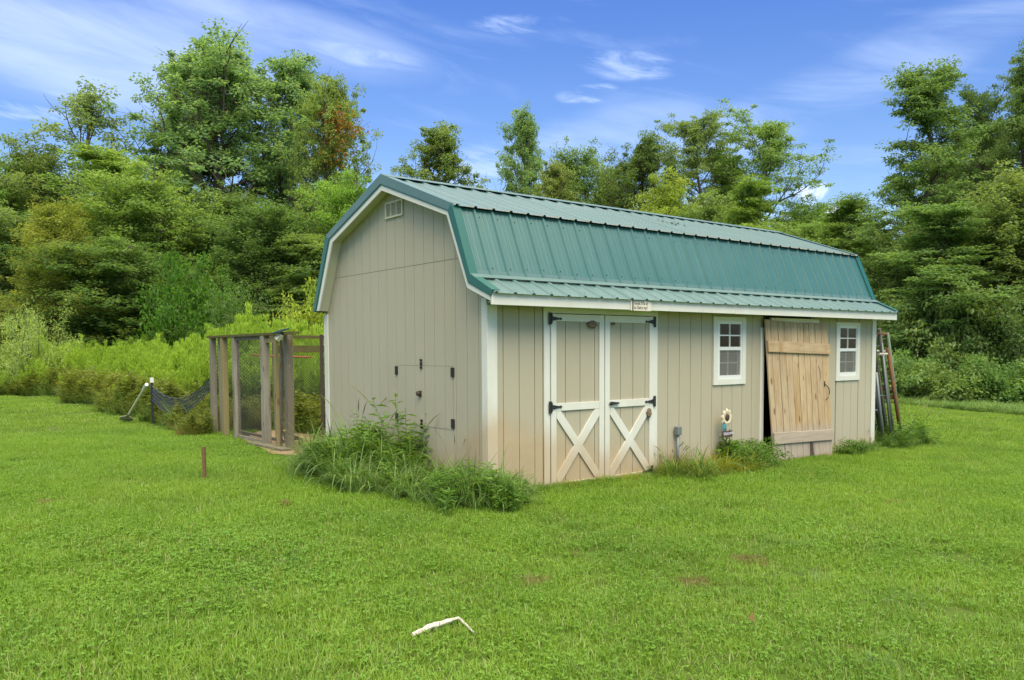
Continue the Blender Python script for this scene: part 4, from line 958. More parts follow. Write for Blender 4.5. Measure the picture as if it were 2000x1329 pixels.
T['locA'] = make_tree_meshes('locust_tree', 15, 14.0, 3.6, 0.10, 42, 'locust', 52000, 0.155, 0.42, cone, nsub=9, keep=0.62)
T['locB'] = make_tree_meshes('locust_tree', 16, 14.0, 4.0, 0.20, 32, 'locust', 42000, 0.16, 0.42, dome, nsub=9, keep=0.7)
T['sparse'] = make_tree_meshes('sparse_tree', 17, 14.0, 2.6, 0.45, 13, 'tall', 7000, 0.18, 0.38, dome, nsub=5)

def bush_mesh(seed, H, Rr, ns, n_leaf, ls, cr_, flat=0.7, ratio=0.55, m_=M_leaf, up=1.0):
    r = np.random.default_rng(seed); wood = Geo(); cl = []
    for i in range(ns):
        a = r.random()*2*PI; e = r.uniform(0.35, 1.45); ln = (Rr*math.cos(e)+H*math.sin(e))*r.uniform(0.7, 1.0); d = np.array([math.cos(a)*math.cos(e), math.sin(a)*math.cos(e), math.sin(e)])
        p = np.array([r.normal(0, Rr*0.15), r.normal(0, Rr*0.15), -0.05]); pts = [p]
        for k in range(6): d = unit(d+r.normal(0, 0.12, 3)+np.array([0, 0, -0.04*up])); p = p+d*ln/6; pts.append(p); cl += [p+r.normal(0, cr_*0.6, 3) for _ in range(2)]
        wood.add(*tube_np(pts, np.linspace(0.012*H+0.004, 0.004, 7), 4))
    cl = np.array(cl); cl = cl[cl[:, 2] > 0.02]; per = max(4, n_leaf//len(cl)); C = np.repeat(cl, per, 0); R2 = np.repeat(cr_*r.uniform(0.6, 1.3, len(cl)), per)[:, None]
    o = unit(r.normal(0, 1, (len(C), 3)))*r.random((len(C), 1))**0.45; C = C+o*R2*np.array([1, 1, flat]); C[:, 2] = np.abs(C[:, 2])
    D = unit(o+r.normal(0, 0.6, C.shape)-np.array([0, 0, 0.15])); N = unit(r.normal(0, 0.6, C.shape)+np.array([0, 0, 1])); S = ls*r.uniform(0.6, 1.3, len(C))
    V = leaf_quads(C, D, N, S, S*ratio); return (wood.mesh('bush_stems', [M_bark]), mesh_np('bush_foliage', V, quads(len(V)//4), m_), float(np.percentile(V[:, 2], 99.5)), 2*np.percentile(np.hypot(V[:, 0], V[:, 1]), 92))
T['bushA'] = bush_mesh(21, 3.0, 1.9, 30, 14000, 0.15, 0.40)
T['bushB'] = bush_mesh(22, 3.0, 2.2, 30, 14000, 0.13, 0.42)
T['willow'] = bush_mesh(23, 3.0, 1.6, 46, 12000, 0.15, 0.26, 1.0, 0.22)
T['bramble'] = bush_mesh(24, 1.2, 1.3, 26, 9000, 0.12, 0.30, ratio=0.7)

def place(kind, px, top, depth, width, tint, name, label, cat, group, natw, rz=None, names=('trunk', 'crown')):
    wm, lm, H0, natw = T[kind]; jit = lambda: random.uniform(0.92, 1.08); tint = tuple(c*jit() for c in tint); x, y, z = column(px, depth); h = height_at(px, top, depth); s = h/H0; wsc = (width/FPX*depth)/natw
    e = empty(name, (x, y, z-0.05), label, cat, group); e.scale = (wsc, wsc, s); e.rotation_euler = (0, 0, random.random()*6.28 if rz is None else rz)
    for nm, me in ((names[0], wm), (names[1], lm)):
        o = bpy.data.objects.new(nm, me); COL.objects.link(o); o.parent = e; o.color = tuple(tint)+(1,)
    return e
NW = {'tallA': 10.0, 'tallB': 9.0, 'broadA': 9.8, 'broadB': 9.4, 'locA': 7.8, 'locB': 8.6, 'sparse': 5.6, 'bushA': 4.4, 'bushB': 4.9, 'willow': 3.8, 'bramble': 3.0}
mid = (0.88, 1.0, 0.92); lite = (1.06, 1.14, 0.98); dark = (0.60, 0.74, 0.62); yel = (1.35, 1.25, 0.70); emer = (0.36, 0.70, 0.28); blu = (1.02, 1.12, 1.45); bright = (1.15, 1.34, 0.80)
GT = 'trees of the woods behind the shed'
TR = [
 ('broadA', -70, 300, 43, 270, mid, 'broadleaf_tree', 'dark green tree cut off by the left edge of the picture'),
 ('broadB', 62, 276, 44, 185, mid, 'broadleaf_tree', 'rounded mid green tree at the far left of the woods'),
 ('sparse', 175, 180, 46, 190, blu, 'sparse_tree', 'thin sparse tree with open branches above the left woods'),
 ('locA', 222, 285, 38, 270, bright, 'locust_tree', 'bright green feathery tree left of the tallest tree'),
 ('broadB', 290, 330, 36, 220, lite, 'broadleaf_tree', 'light green bushy tree below the tallest tree'),
 ('tallA', 470, 76, 44, 330, blu, 'walnut_tree', 'tallest open crowned tree of the woods on the left'),
 ('tallB', 385, 112, 47, 210, mid, 'walnut_tree', 'tall tree joined to the left side of the tallest tree'),
 ('tallB', 565, 118, 48, 230, blu, 'walnut_tree', 'tall tree just right behind the tallest tree'),
 ('tallA', 655, 152, 42, 170, lite, 'walnut_tree', 'tall thin crowned tree with some rust coloured leaves left of the shed peak'),
 ('broadB', 690, 345, 36, 130, bright, 'vine_tree', 'vine covered light green tree against the left roof slope'),
 ('broadA', 90, 395, 33, 170, yel, 'broadleaf_tree', 'yellowish green tree low at the left'),
 ('broadB', -10, 405, 34, 220, mid, 'broadleaf_tree', 'light green tree low at the left picture edge'),
 ('bushA', 375, 505, 29, 170, emer, 'maple_sapling', 'deep emerald bushy sapling behind the goldenrod'),
 ('broadB', 235, 470, 31, 250, dark, 'broadleaf_tree', 'dark low tree in shade behind the goldenrod'),
 ('broadA', 520, 410, 36, 230, dark, 'broadleaf_tree', 'dark green tree below the tall trees left of the shed'),
 ('locA', 600, 455, 33, 180, mid, 'locust_tree', 'mid green drooping tree just left of the shed wall'),
 ('broadA', 140, 480, 31, 180, (1.1, 1.0, 0.7), 'broadleaf_tree', 'olive tree behind the pale willow shrub'),
 ('broadA', 445, 370, 40, 230, mid, 'broadleaf_tree', 'full green tree under the tallest crown'),
 ('broadB', 310, 420, 39, 220, dark, 'broadleaf_tree', 'shaded tree in the middle of the left woods'),
 ('tallB', 850, 250, 46, 180, mid, 'walnut_tree', 'rounded tree rising just right of the shed peak'),
 ('tallB', 1020, 230, 48, 120, blu, 'walnut_tree', 'narrow pointed tree above the middle of the roof'),
 ('broadA', 1110, 288, 46, 150, mid, 'broadleaf_tree', 'green tree right of the narrow pointed tree above the roof'),
 ('tallA', 1225, 278, 46, 165, dark, 'walnut_tree', 'dull dark green tree above the middle right of the roof'),
 ('broadB', 1290, 345, 42, 130, yel, 'broadleaf_tree', 'yellowish tree low behind the roof'),
 ('locB', 1362, 226, 46, 150, lite, 'locust_tree', 'airy tree with bare forked limbs above the roof'),
 ('locB', 1490, 240, 46, 180, lite, 'locust_tree', 'airy spreading tree left of the small white cloud'),
 ('locA', 1478, 362, 38, 150, bright, 'locust_tree', 'bright yellow green tree just behind the roof'),
 ('broadB', 1385, 385, 40, 150, lite, 'broadleaf_tree', 'light green low tree behind the roof'),
 ('locA', 1645, 398, 36, 180, lite, 'locust_tree', 'light feathery tree beyond the far end of the roof'),
 ('locB', 1590, 430, 40, 150, lite, 'locust_tree', 'thin light tree below the small white cloud'),
 ('locA', 1762, 134, 32, 205, mid, 'locust_tree', 'tall layered tree with dark trunk right of the shed'),
 ('locB', 1900, 178, 36, 125, dark, 'locust_tree', 'dark tall tree second from the right edge'),
 ('locA', 1990, 104, 33, 150, mid, 'locust_tree', 'tall layered tree at the right edge of the picture'),
 ('locA', 2110, 170, 34, 260, mid, 'locust_tree', 'tall tree just past the right edge'),
 ('broadA', 1935, 345, 28, 260, mid, 'broadleaf_tree', 'dense mid green tree in front at the right'),
 ('broadB', 1800, 440, 30, 190, dark, 'broadleaf_tree', 'dark full tree below the tall layered tree'),
 ('bushA', 1850, 545, 26.5, 190, mid, 'woodland_bush', 'mid green leafy bush at the edge of the right woods'),
 ('bushB', 1975, 560, 25, 210, dark, 'woodland_bush', 'mid green bush by the right picture edge'),
 ('bushB', 1755, 590, 27.5, 150, mid, 'woodland_bush', 'green bush right behind the leaning gates'),
 ('broadB', 2060, 400, 27, 260, mid, 'broadleaf_tree', 'dense tree beyond the right picture edge'),
 ('broadA', 1170, 335, 50, 150, mid, 'broadleaf_tree', 'green tree filling the gap behind the two trees above the roof middle'),
 ('tallB', 1085, 320, 44, 110, lite, 'broadleaf_tree', 'smaller light tree leaning on the narrow pointed tree'),
 ('locA', 1425, 300, 49, 170, mid, 'locust_tree', 'mid green feathery tree between the two airy trees'),
 ('broadB', 1555, 395, 45, 150, mid, 'broadleaf_tree', 'low green tree under the small white cloud, behind the roof end'),
 ('broadA', 1700, 420, 38, 190, mid, 'broadleaf_tree', 'full green tree left of the tall layered tree'),
 ('tallA', 1850, 300, 39, 200, mid, 'broadleaf_tree', 'green tree filling between the two dark trunked trees at the right'),
 ('locA', 1960, 250, 38, 190, dark, 'locust_tree', 'dark layered tree behind the rightmost tall tree'),
 ('locA', 1880, 400, 26.5, 230, mid, 'broadleaf_tree', 'layered mid green tree in front of the right woods, reaching low'),
 ('willow', 62, 600, 25, 150, (1.45, 1.4, 1.5), 'willow_shrub', 'pale grey green shrub at the left edge of the meadow'),
 ('bushA', 620, 560, 26, 140, (1.6, 1.4, 0.6), 'woodland_bush', 'bush with yellow flowers between kennel and shed wall'),
 ('bushB', 480, 560, 28, 150, dark, 'woodland_bush', 'dark bush above the kennel'),
]
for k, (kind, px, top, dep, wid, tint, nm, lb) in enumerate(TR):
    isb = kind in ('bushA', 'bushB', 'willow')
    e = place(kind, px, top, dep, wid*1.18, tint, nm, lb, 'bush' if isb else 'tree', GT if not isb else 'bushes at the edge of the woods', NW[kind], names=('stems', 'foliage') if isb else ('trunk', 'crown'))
# rust coloured leaves in one tree
x, y, z = column(668, 41.0); r = np.random.default_rng(5); C = []
for px_, py_ in ((660, 225), (668, 250), (655, 275), (672, 300), (640, 240), (690, 250), (648, 310)):
    c = CAM+41.0*ray(px_, py_); C.append(c+r.normal(0, 0.35, (70, 3)))
C = np.concatenate(C)-np.array([x, y, z]); D = unit(r.normal(0, 1, C.shape)); N = unit(r.normal(0, .6, C.shape)+np.array([0, 0, 1])); V = leaf_quads(C, D, N, np.full(len(C), 0.2), np.full(len(C), 0.11))
o = bpy.data.objects.new('vine_leaves', mesh_np('vine_leaves', V, quads(len(C)), M_orange)); COL.objects.link(o); o.location = (x, y, z)
tag(o, 'rust coloured vine leaves high in the tree left of the shed peak', 'vine', kind='stuff')
ORD = ['first', 'second', 'third', 'fourth', 'fifth', 'sixth', 'seventh', 'eighth', 'ninth', 'tenth', 'eleventh', 'twelfth']
# back rows, closing the woods
GB = 'trees deep in the woods'
for k, px in enumerate(range(-160, 2300, 105)):
    dep = 56+(k % 3)*5; top = (395 if px < 720 else 420 if px < 1300 else 455)+random.uniform(-25, 35)
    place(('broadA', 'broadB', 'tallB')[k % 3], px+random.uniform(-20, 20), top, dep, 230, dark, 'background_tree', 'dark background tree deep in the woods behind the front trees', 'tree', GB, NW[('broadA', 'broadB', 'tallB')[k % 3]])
for k, px in enumerate(range(-140, 760, 95)):
    place(('bushA', 'bushB')[k % 2], px, 585+random.uniform(-20, 20), 37+(k % 2)*4, 190, dark, 'thicket_bush', '%s dark thicket bush from the left at the foot of the left woods' % ORD[k], 'bush', 'thicket bushes at the foot of the left woods', NW['bushA'], names=('stems', 'foliage'))
for k, px in enumerate(range(1690, 2260, 95)):
    place(('bushA', 'bushB')[k % 2], px, 600+random.uniform(-25, 20), 31+(k % 2)*2, 200, dark, 'thicket_bush', '%s dark thicket bush from the shed under the right woods' % ORD[k], 'bush', 'thicket bushes under the right woods', NW['bushA'], names=('stems', 'foliage'))
for k, px in enumerate(range(1715, 2200, 52)):
    place('bramble', px+random.uniform(-10, 10), 705+random.uniform(-22, 18), 23.8-(k*0.12)+(k % 2)*1.2, 130, (mid, dark, mid)[k % 3], 'bramble_bush', '%s low bramble from the leaning gates along the right lawn edge' % ORD[k], 'bush', 'brambles along the right lawn edge', NW['bramble'], names=('stems', 'foliage'))

# ------------------------------------------------------------------ scatter by geometry nodes (stuff only)
def scatter(name, P, rot, scl, idx, sources, label, tilt=None):
    me = bpy.data.meshes.new(name); me.vertices.add(len(P)); me.vertices.foreach_set('co', np.asarray(P, np.float32).ravel())
    a = me.attributes.new('rot', 'FLOAT_VECTOR', 'POINT'); rv = np.zeros((len(P), 3), np.float32); rv[:, 2] = rot
    if tilt is not None: rv[:, 0] = tilt
    a.data.foreach_set('vector', rv.ravel())
    a = me.attributes.new('scl', 'FLOAT', 'POINT'); a.data.foreach_set('value', np.asarray(scl, np.float32))
    a = me.attributes.new('idx', 'INT', 'POINT'); a.data.foreach_set('value', np.asarray(idx, np.int32)); me.update()
    ob = bpy.data.objects.new(name, me); COL.objects.link(ob); tag(ob, label, kind='stuff')
    col = bpy.data.collections.new(name+'_sources')
    for k, s in enumerate(sources):
        so = bpy.data.objects.new('%s_source_%02d' % (name, k), s); col.objects.link(so)
    ng = bpy.data.node_groups.new(name, 'GeometryNodeTree')
    ng.interface.new_socket('Geometry', in_out='INPUT', socket_type='NodeSocketGeometry'); ng.interface.new_socket('Geometry', in_out='OUTPUT', socket_type='NodeSocketGeometry')
    N = ng.nodes; Lk = ng.links; i = N.new('NodeGroupInput'); o = N.new('NodeGroupOutput'); ip = N.new('GeometryNodeInstanceOnPoints'); ci = N.new('GeometryNodeCollectionInfo')
    ci.inputs['Collection'].default_value = col; ci.inputs['Separate Children'].default_value = True; ci.inputs['Reset Children'].default_value = True; ip.inputs['Pick Instance'].default_value = True
    def attr(nm, dt): n = N.new('GeometryNodeInputNamedAttribute'); n.data_type = dt; n.inputs['Name'].default_value = nm; return n.outputs['Attribute']
    Lk.new(i.outputs[0], ip.inputs['Points']); Lk.new(ci.outputs[0], ip.inputs['Instance']); Lk.new(attr('idx', 'INT'), ip.inputs['Instance Index'])
    Lk.new(attr('rot', 'FLOAT_VECTOR'), ip.inputs['Rotation']); Lk.new(attr('scl', 'FLOAT'), ip.inputs['Scale']); Lk.new(ip.outputs[0], o.inputs[0])
    md = ob.modifiers.new('scatter', 'NODES'); md.node_group = ng; return ob

def grass_patch(seed, size, n, lmin, lmax, wd, seg=3, clover=0):
    r = np.random.default_rng(seed); g = Geo(); C = np.stack([r.uniform(-size/2, size/2, n), r.uniform(-size/2, size/2, n), np.full(n, -0.004)], -1)
    tuft = r.uniform(-size/2, size/2, (n//14, 2)); k = r.integers(0, len(tuft), n); t_ = r.random(n) < 0.6; C[t_, :2] = tuft[k][t_]+r.normal(0, 0.018*size/0.5, (t_.sum(), 2))
    V, F = blades(C, r.random(n)*2*PI, r.uniform(0.05, 1.15, n), r.uniform(0.1, 1.4, n), r.uniform(lmin, lmax, n), wd*r.uniform(0.7, 1.3, n), seg); g.add(V, F, 0)
    if clover:
        c = np.stack([r.uniform(-size/2, size/2, clover), r.uniform(-size/2, size/2, clover), r.uniform(0.015, 0.04, clover)], -1); c = np.repeat(c, 3, 0)
        a = np.tile(np.arange(3)*2*PI/3, clover)+np.repeat(r.random(clover)*6, 3); D = np.stack([np.cos(a), np.sin(a), r.normal(0.1, 0.2, len(a))], -1)
        s = np.repeat(r.uniform(0.010, 0.019, clover), 3); V = leaf_quads(c, unit(D), unit(r.normal(0, 0.25, c.shape)+np.array([0, 0, 1])), s, s*0.95); g.add(V, quads(len(c)), 1)
    return g.mesh('grass_patch', [M_grass, M_clover])
near = [grass_patch(31, 0.5, 1050, 0.030, 0.075, 0.0055, clover=20), grass_patch(32, 0.5, 1000, 0.030, 0.085, 0.0058, clover=70), grass_patch(33, 0.5, 950, 0.026, 0.065, 0.0056, clover=80), grass_patch(34, 0.5, 800, 0.030, 0.080, 0.0062, clover=130)]
far = [grass_patch(35, 1.2, 2600, 0.045, 0.085, 0.010, 2), grass_patch(36, 1.2, 2400, 0.045, 0.09, 0.011, 2)]

def vnoise(x, y, s, seed=0):
    r = np.random.default_rng(seed); a = np.zeros_like(x)
    for k in range(7):
        th = r.random()*6.28; f = s*(0.6+r.random()*1.2); a += np.sin((x*math.cos(th)+y*math.sin(th))*f+r.random()*6.28)
    return a/7*1.9
def off_lawn(x, y):
    shed_ = (x > -0.02) & (x < L+0.02) & (y > -0.02) & (y < W+0.02); ken = (x > -0.38) & (x < 2.4) & (y > 3.6) & (y < 6.9); dirt = (x > -0.62) & (x < 0) & (y > 3.5) & (y < 5.2)
    return shed_ | ken | dirt
def meadow(x, y):
    n_ = 0.35*vnoise(x, y, 1.2, 9)
    return ((x > -0.75+n_) & (y > 7.2) & (y < 20) & (x < 12)) | ((y > 20.3+0.5*n_) & (x < 12))
def lawn_pts(x0, x1, y0, y1, step, jit, keep):
    gx_, gy_ = np.meshgrid(np.arange(x0, x1, step), np.arange(y0, y1, step)); x = gx_.ravel()+rng.uniform(-jit, jit, gx_.size); y = gy_.ravel()+rng.uniform(-jit, jit, gx_.size)
    m = keep(x, y) & ~off_lawn(x, y) & ~meadow(x, y); return x[m], y[m]
dist = lambda x, y: np.hypot(x-CAM[0], y-CAM[1])
x, y = lawn_pts(-14, 14, -8, 14, 0.31, 0.12, lambda x, y: (dist(x, y) < 15) & (dist(x, y) > 1.5))
nz = vnoise(x, y, 1.1, 3)+0.6*vnoise(x, y, 3.3, 4); sc = 0.95+0.13*nz
for q, r_ in DRYP: sc *= 1-0.55*np.exp(-((x-q[0])**2+(y-q[1])**2)/(r_*1.1)**2)
idx = np.clip(((vnoise(x, y, 1.7, 6)+rng.normal(0, 0.35, len(x)))*1.3+1.4).astype(int), 0, 3)
scatter('lawn_grass', np.stack([x, y, gz(x, y)-0.003], -1), rng.random(len(x))*6.28, np.clip(sc, 0.6, 1.4), idx, near, 'mown bright green lawn grass in front of the shed')
x, y = lawn_pts(-30, 40, -12, 34, 0.85, 0.3, lambda x, y: (dist(x, y) >= 14.6) & (dist(x, y) < 46))
scatter('lawn_grass', np.stack([x, y, gz(x, y)-0.01], -1), rng.random(len(x))*6.28, 0.9+0.25*vnoise(x, y, 1.0, 8), rng.integers(0, 2, len(x)), far, 'mown lawn grass further away from the shed')

# taller coarse tufts in the lawn
def tuft_mesh(seed, n, l0, l1, wd, spread, lean=(0.1, 0.7), curl=(0.3, 1.6), m_=M_tall, seg=5, seeds=0, leaves=0, lm=M_weed):
    r = np.random.default_rng(seed); g = Geo(); a = r.random(n)*2*PI; rr = spread*np.sqrt(r.random(n)); C = np.stack([rr*np.cos(a), rr*np.sin(a), np.full(n, -0.03)], -1)
    V, F = blades(C, a+r.normal(0, 0.7, n), r.uniform(*lean, n), r.uniform(*curl, n), r.uniform(l0, l1, n), wd*r.uniform(0.6, 1.3, n), seg); g.add(V, F, 0)
    for k in range(seeds):
        a_ = r.random()*2*PI; hgt = l1*r.uniform(0.9, 1.35); th = r.uniform(0.05, 0.35); p = np.array([r.normal(0, spread*0.5), r.normal(0, spread*0.5), 0.0]); pts = [p]
        for j in range(8): p = p+np.array([math.cos(a_)*math.sin(th), math.sin(a_)*math.sin(th), math.cos(th)])*hgt/8; th += 0.07+0.12*(j > 4); pts.append(p)
        V, F = tube_np(np.array(pts), np.full(9, 0.0018), 3); g.add(V, F, 0)
        q = np.array(pts[5:]); V, F = tube_np(np.array([q[1], q[1]*0.5+q[2]*0.5, q[2], q[3]]), np.array([0.003, 0.0065, 0.006, 0.001]), 5); g.add(V, F, 1)
    if leaves:
        ns = max(3, leaves//26); A = []; Dd = []
        for k in range(ns):
            a_ = r.random()*2*PI; th = r.uniform(0.02, 0.4); hgt = l1*r.uniform(0.6, 1.15); p = np.array([r.normal(0, spread*0.6), r.normal(0, spread*0.6), 0.0]); pts = [p]
            for j in range(7): p = p+np.array([math.cos(a_)*math.sin(th), math.sin(a_)*math.sin(th), math.cos(th)])*hgt/7; pts.append(p)
            V, F = tube_np(np.array(pts), np.linspace(0.005, 0.002, 8), 3); g.add(V, F, 2); pts = np.array(pts)
            for j in range(26):
                v = 0.15+0.85*j/26; A.append([np.interp(v*7, np.arange(8), pts[:, c]) for c in range(3)]); b = j*2.4+r.random(); Dd.append([math.cos(b), math.sin(b), r.uniform(-0.1, 0.7)])
        A = np.array(A); Dd = unit(np.array(Dd)); s = r.uniform(0.07, 0.15, len(A)); V = leaf_quads(A, Dd, unit(r.normal(0, .3, A.shape)+np.array([0, 0, 1])), s, s*0.27); g.add(V, quads(len(A)), 2)
    return g.mesh('tuft', [m_, M_seed, lm])
small = [tuft_mesh(41+k, 60, 0.06, 0.13, 0.006, 0.10, seg=3, m_=M_tall) for k in range(2)]
pts = []
for a, b, n, s in ((1480, 1068, 7, 0.20), (1560, 1050, 10, 0.25), (1640, 1040, 12, 0.3), (1700, 1045, 6, 0.2), (1820, 1100, 14, 0.35), (1690, 1170, 9, 0.2), (1340, 985, 5, 0.3), (1500, 980, 8, 0.4), (520, 990, 8, 0.4), (300, 1180, 6, 0.5), (90, 1270, 8, 0.4), (1180, 1290, 6, 0.5), (1900, 1270, 12, 0.4), (700, 1120, 5, 0.5)):
    q = G(a, b); pts += [(q[0]+rng.normal(0, s), q[1]+rng.normal(0, s)) for _ in range(n)]
P = np.array(pts); scatter('lawn_tufts', np.stack([P[:, 0], P[:, 1], gz(P[:, 0], P[:, 1])], -1), rng.random(len(P))*6.28, rng.uniform(0.5, 0.95, len(P)), rng.integers(0, 2, len(P)), small, 'coarse darker grass tufts dotted over the lawn')

# ------------------------------------------------------------------ weeds round the shed
arch = [tuft_mesh(51, 34, 0.45, 0.90, 0.026, 0.10, (0.05, 0.5), (0.9, 2.5), seg=7), tuft_mesh(52, 32, 0.35, 0.75, 0.023, 0.12, (0.1, 0.6), (0.9, 2.5), seg=7), tuft_mesh(53, 50, 0.25, 0.5, 0.010, 0.16, leaves=150, seeds=1), tuft_mesh(54, 130, 0.14, 0.34, 0.008, 0.22, (0.1, 0.9), (0.4, 1.6)),
        tuft_mesh(55, 30, 0.15, 0.3, 0.008, 0.15, leaves=260)]
def bed(name, label, spots, sources, weights, zsc=(0.8, 1.2)):
    P = np.array([(a, b) for a, b, *_ in spots]); s = np.array([c[2] for c in spots])*rng.uniform(*zsc, len(P)); idx = rng.choice(len(sources), len(P), p=weights)
    return scatter(name, np.stack([P[:, 0], P[:, 1], gz(P[:, 0], P[:, 1])], -1), rng.random(len(P))*6.28, s, idx, sources, label)
spots = []
for k in range(230):
    y_ = rng.uniform(-0.45, 3.05); xm = -0.30-0.85*max(0.0, math.sin((y_+0.6)/3.7*PI))**0.6; x_ = rng.uniform(xm, -0.12); hh = 0.55+0.5*math.exp(-((y_-1.55)/0.55)**2)+0.2*math.exp(-((y_-2.3)/0.4)**2)
    hh *= 0.72+0.50*(1-abs(x_)/1.3); spots.append((x_, y_, hh))
bed('weed_bed', 'long arching grass and weeds growing along the gable wall', spots, arch, [0.40, 0.34, 0.08, 0.14, 0.04])
spots = []
for k in range(150):
    t_ = rng.random(); q = G(min(945+rng.normal(0, 50), 1045), 974+rng.normal(0, 13)); spots.append((min(q[0], 0.3), min(q[1], -0.10) if q[0] > -0.1 else q[1], 0.62*rng.uniform(0.6, 1.15)*(1 if q[0] < -0.3 else 0.62)))
bed('leafy_weeds', 'low leafy green weeds spilling round the near corner of the shed', spots, [arch[4], arch[3], arch[2], arch[0]], [0.22, 0.26, 0.16, 0.36])
spots = [(x_, -0.07-abs(rng.normal(0, 0.06)), rng.uniform(0.10, 0.30)) for x_ in rng.uniform(0.1, 7.6, 150)]
bed('edge_grass', 'short untrimmed grass strip along the foot of the shed front', spots, [arch[3], arch[1]], [0.8, 0.2])
spots = [(7.35+1.5*rng.random()**1.3, rng.uniform(-0.35, 0.9), rng.uniform(0.4, 0.85)*(1 if q_ < 1 else 1)) for q_ in range(75)]+[(rng.uniform(6.0, 7.6), -0.1-rng.random()*0.25, rng.uniform(0.15, 0.4)) for _ in range(25)]
bed('gate_weeds', 'tall grass and weeds growing round the leaning gates', spots, arch, [0.2, 0.25, 0.2, 0.25, 0.1])
yt_ = tuft_mesh(75, 80, 0.22, 0.50, 0.013, 0.12, (0.2, 0.9), (0.8, 2.2), m_=M_tally, seg=6)
spots = [(rng.uniform(2.40, 4.2), -0.10-abs(rng.normal(0, 0.17)), rng.uniform(0.45, 0.9)) for _ in range(85)]
bed('front_weeds', 'drooping yellow and green grass between the double doors and the plank door', spots, [yt_, arch[1], arch[3]], [0.55, 0.10, 0.35])
spots = [(rng.uniform(0.2, 2.4), -0.06-abs(rng.normal(0, 0.10)), rng.uniform(0.15, 0.40)) for _ in range(60)]
bed('front_weeds', 'short dry and yellowish weeds at the foot of the double doors', spots, [yt_, arch[3]], [0.3, 0.7])
def plant(name, me, x, y, s, rz, label, cat='plant', group=None):
    o = bpy.data.objects.new(name, me); COL.objects.link(o); o.location = (x, y, float(gz(x, y))); o.scale = (s, s, s); o.rotation_euler = (0, 0, rz); return tag(o, label, cat, group)
tall1 = tuft_mesh(61, 10, 0.5, 0.9, 0.012, 0.05, (0.02, 0.25), (0.2, 0.9), leaves=110, seeds=3, lm=M_weed)
tall2 = tuft_mesh(62, 14, 0.5, 0.95, 0.012, 0.04, (0.02, 0.3), (0.3, 1.1), seeds=4)
plant('tall_weed', tall1, -0.18, 1.28, 1.05, 0.4, 'tallest weed stalk standing before the hatch in the gable')
plant('tall_weed', tall2, -0.35, 2.10, 0.90, 2.0, 'tall seeding grass left of the hatch against the gable')
plant('tall_weed', tall1, -0.25, 1.85, 0.78, 3.0, 'leafy weed stalk below the left hatch hinge')
plant('foxtail_grass', tall2, -0.16, 0.35, 0.62, 4.0, 'thin dry grass stalks beside the white corner board')
plant('foxtail_grass', tuft_mesh(63, 24, 0.35, 0.6, 0.008, 0.10, (0.3, 0.9), (0.5, 1.4), seeds=12), -1.05, 1.95, 0.85, 1.0, 'arching foxtail grass at the left end of the weed bed')
plant('foxtail_grass', tuft_mesh(64, 20, 0.3, 0.6, 0.008, 0.10, (0.5, 1.1), (0.3, 1.0), seeds=8), 8.95, 0.1, 1.0, 2.0, 'arching seeding grass right of the leaning gates')
yel_t = tuft_mesh(65, 110, 0.22, 0.46, 0.010, 0.16, (0.3, 1.2), (0.5, 1.5), m_=M_tally)
plant('yellow_grass', yel_t, 3.12, -0.34, 1.15, 0.0, 'yellow green drooping grass clump left of the garden flower'); plant('yellow_grass', yel_t, 2.74, -0.24, 0.8, 1.0, 'small yellow green grass clump below the conduit stub')
plant('yellow_grass', tuft_mesh(66, 90, 0.2, 0.42, 0.011, 0.16, (0.3, 1.2), (0.5, 1.5)), 2.42, -0.26, 0.95, 1.0, 'green drooping grass clump at the right foot of the double doors')
plant('yellow_grass', tuft_mesh(66, 90, 0.2, 0.42, 0.011, 0.16, (0.3, 1.2), (0.5, 1.5)), 2.85, -0.45, 0.8, 2.0, 'green drooping grass clump in front of the conduit stub')
dry1 = tuft_mesh(67, 60, 0.2, 0.42, 0.006, 0.09, (0.0, 0.35), (0.1, 0.8), m_=M_drygrass, seeds=6)
plant('dry_grass', dry1, 2.62, -0.10, 0.85, 0.0, 'dry straw coloured grass tuft beside the conduit stub'); plant('dry_grass', dry1, 2.86, -0.10, 0.6, 2.0, 'smaller dry tuft right of the conduit stub')
stalk = tuft_mesh(68, 8, 0.15, 0.3, 0.008, 0.06, leaves=180)
plant('leafy_stalk', tuft_mesh(69, 12, 0.2, 0.35, 0.008, 0.06, (0, 0.3), (0.1, 0.6), leaves=230, seeds=2), 3.60, -0.16, 1.15, 0.0, 'leafy weed growing up round the garden flower stake')
sm = bush_mesh(70, 0.34, 0.36, 30, 4200, 0.040, 0.075, ratio=0.5, m_=M_weed)
def small_bush(x, y, s, label, rz):
    e = empty('small_shrub', (x, y, float(gz(x, y))), label, 'shrub', 'small shrubs along the shed front'); e.scale = (s, s, s); e.rotation_euler = (0, 0, rz)
    for nm, me in (('stems', sm[0]), ('foliage', sm[1])): o = bpy.data.objects.new(nm, me); COL.objects.link(o); o.parent = e
small_bush(4.06, -0.22, 0.85, 'dense dark leafy shrub left of the loose plank door', 0.0); small_bush(3.72, -0.30, 0.8, 'low leafy shrub at the foot of the garden flower', 1.0)
small_bush(3.90, -0.36, 0.6, 'smallest low shrub between garden flower and plank door', 2.0)
small_bush(6.2, -0.32, 0.55, 'low shrub right of the foot of the plank door', 3.0)

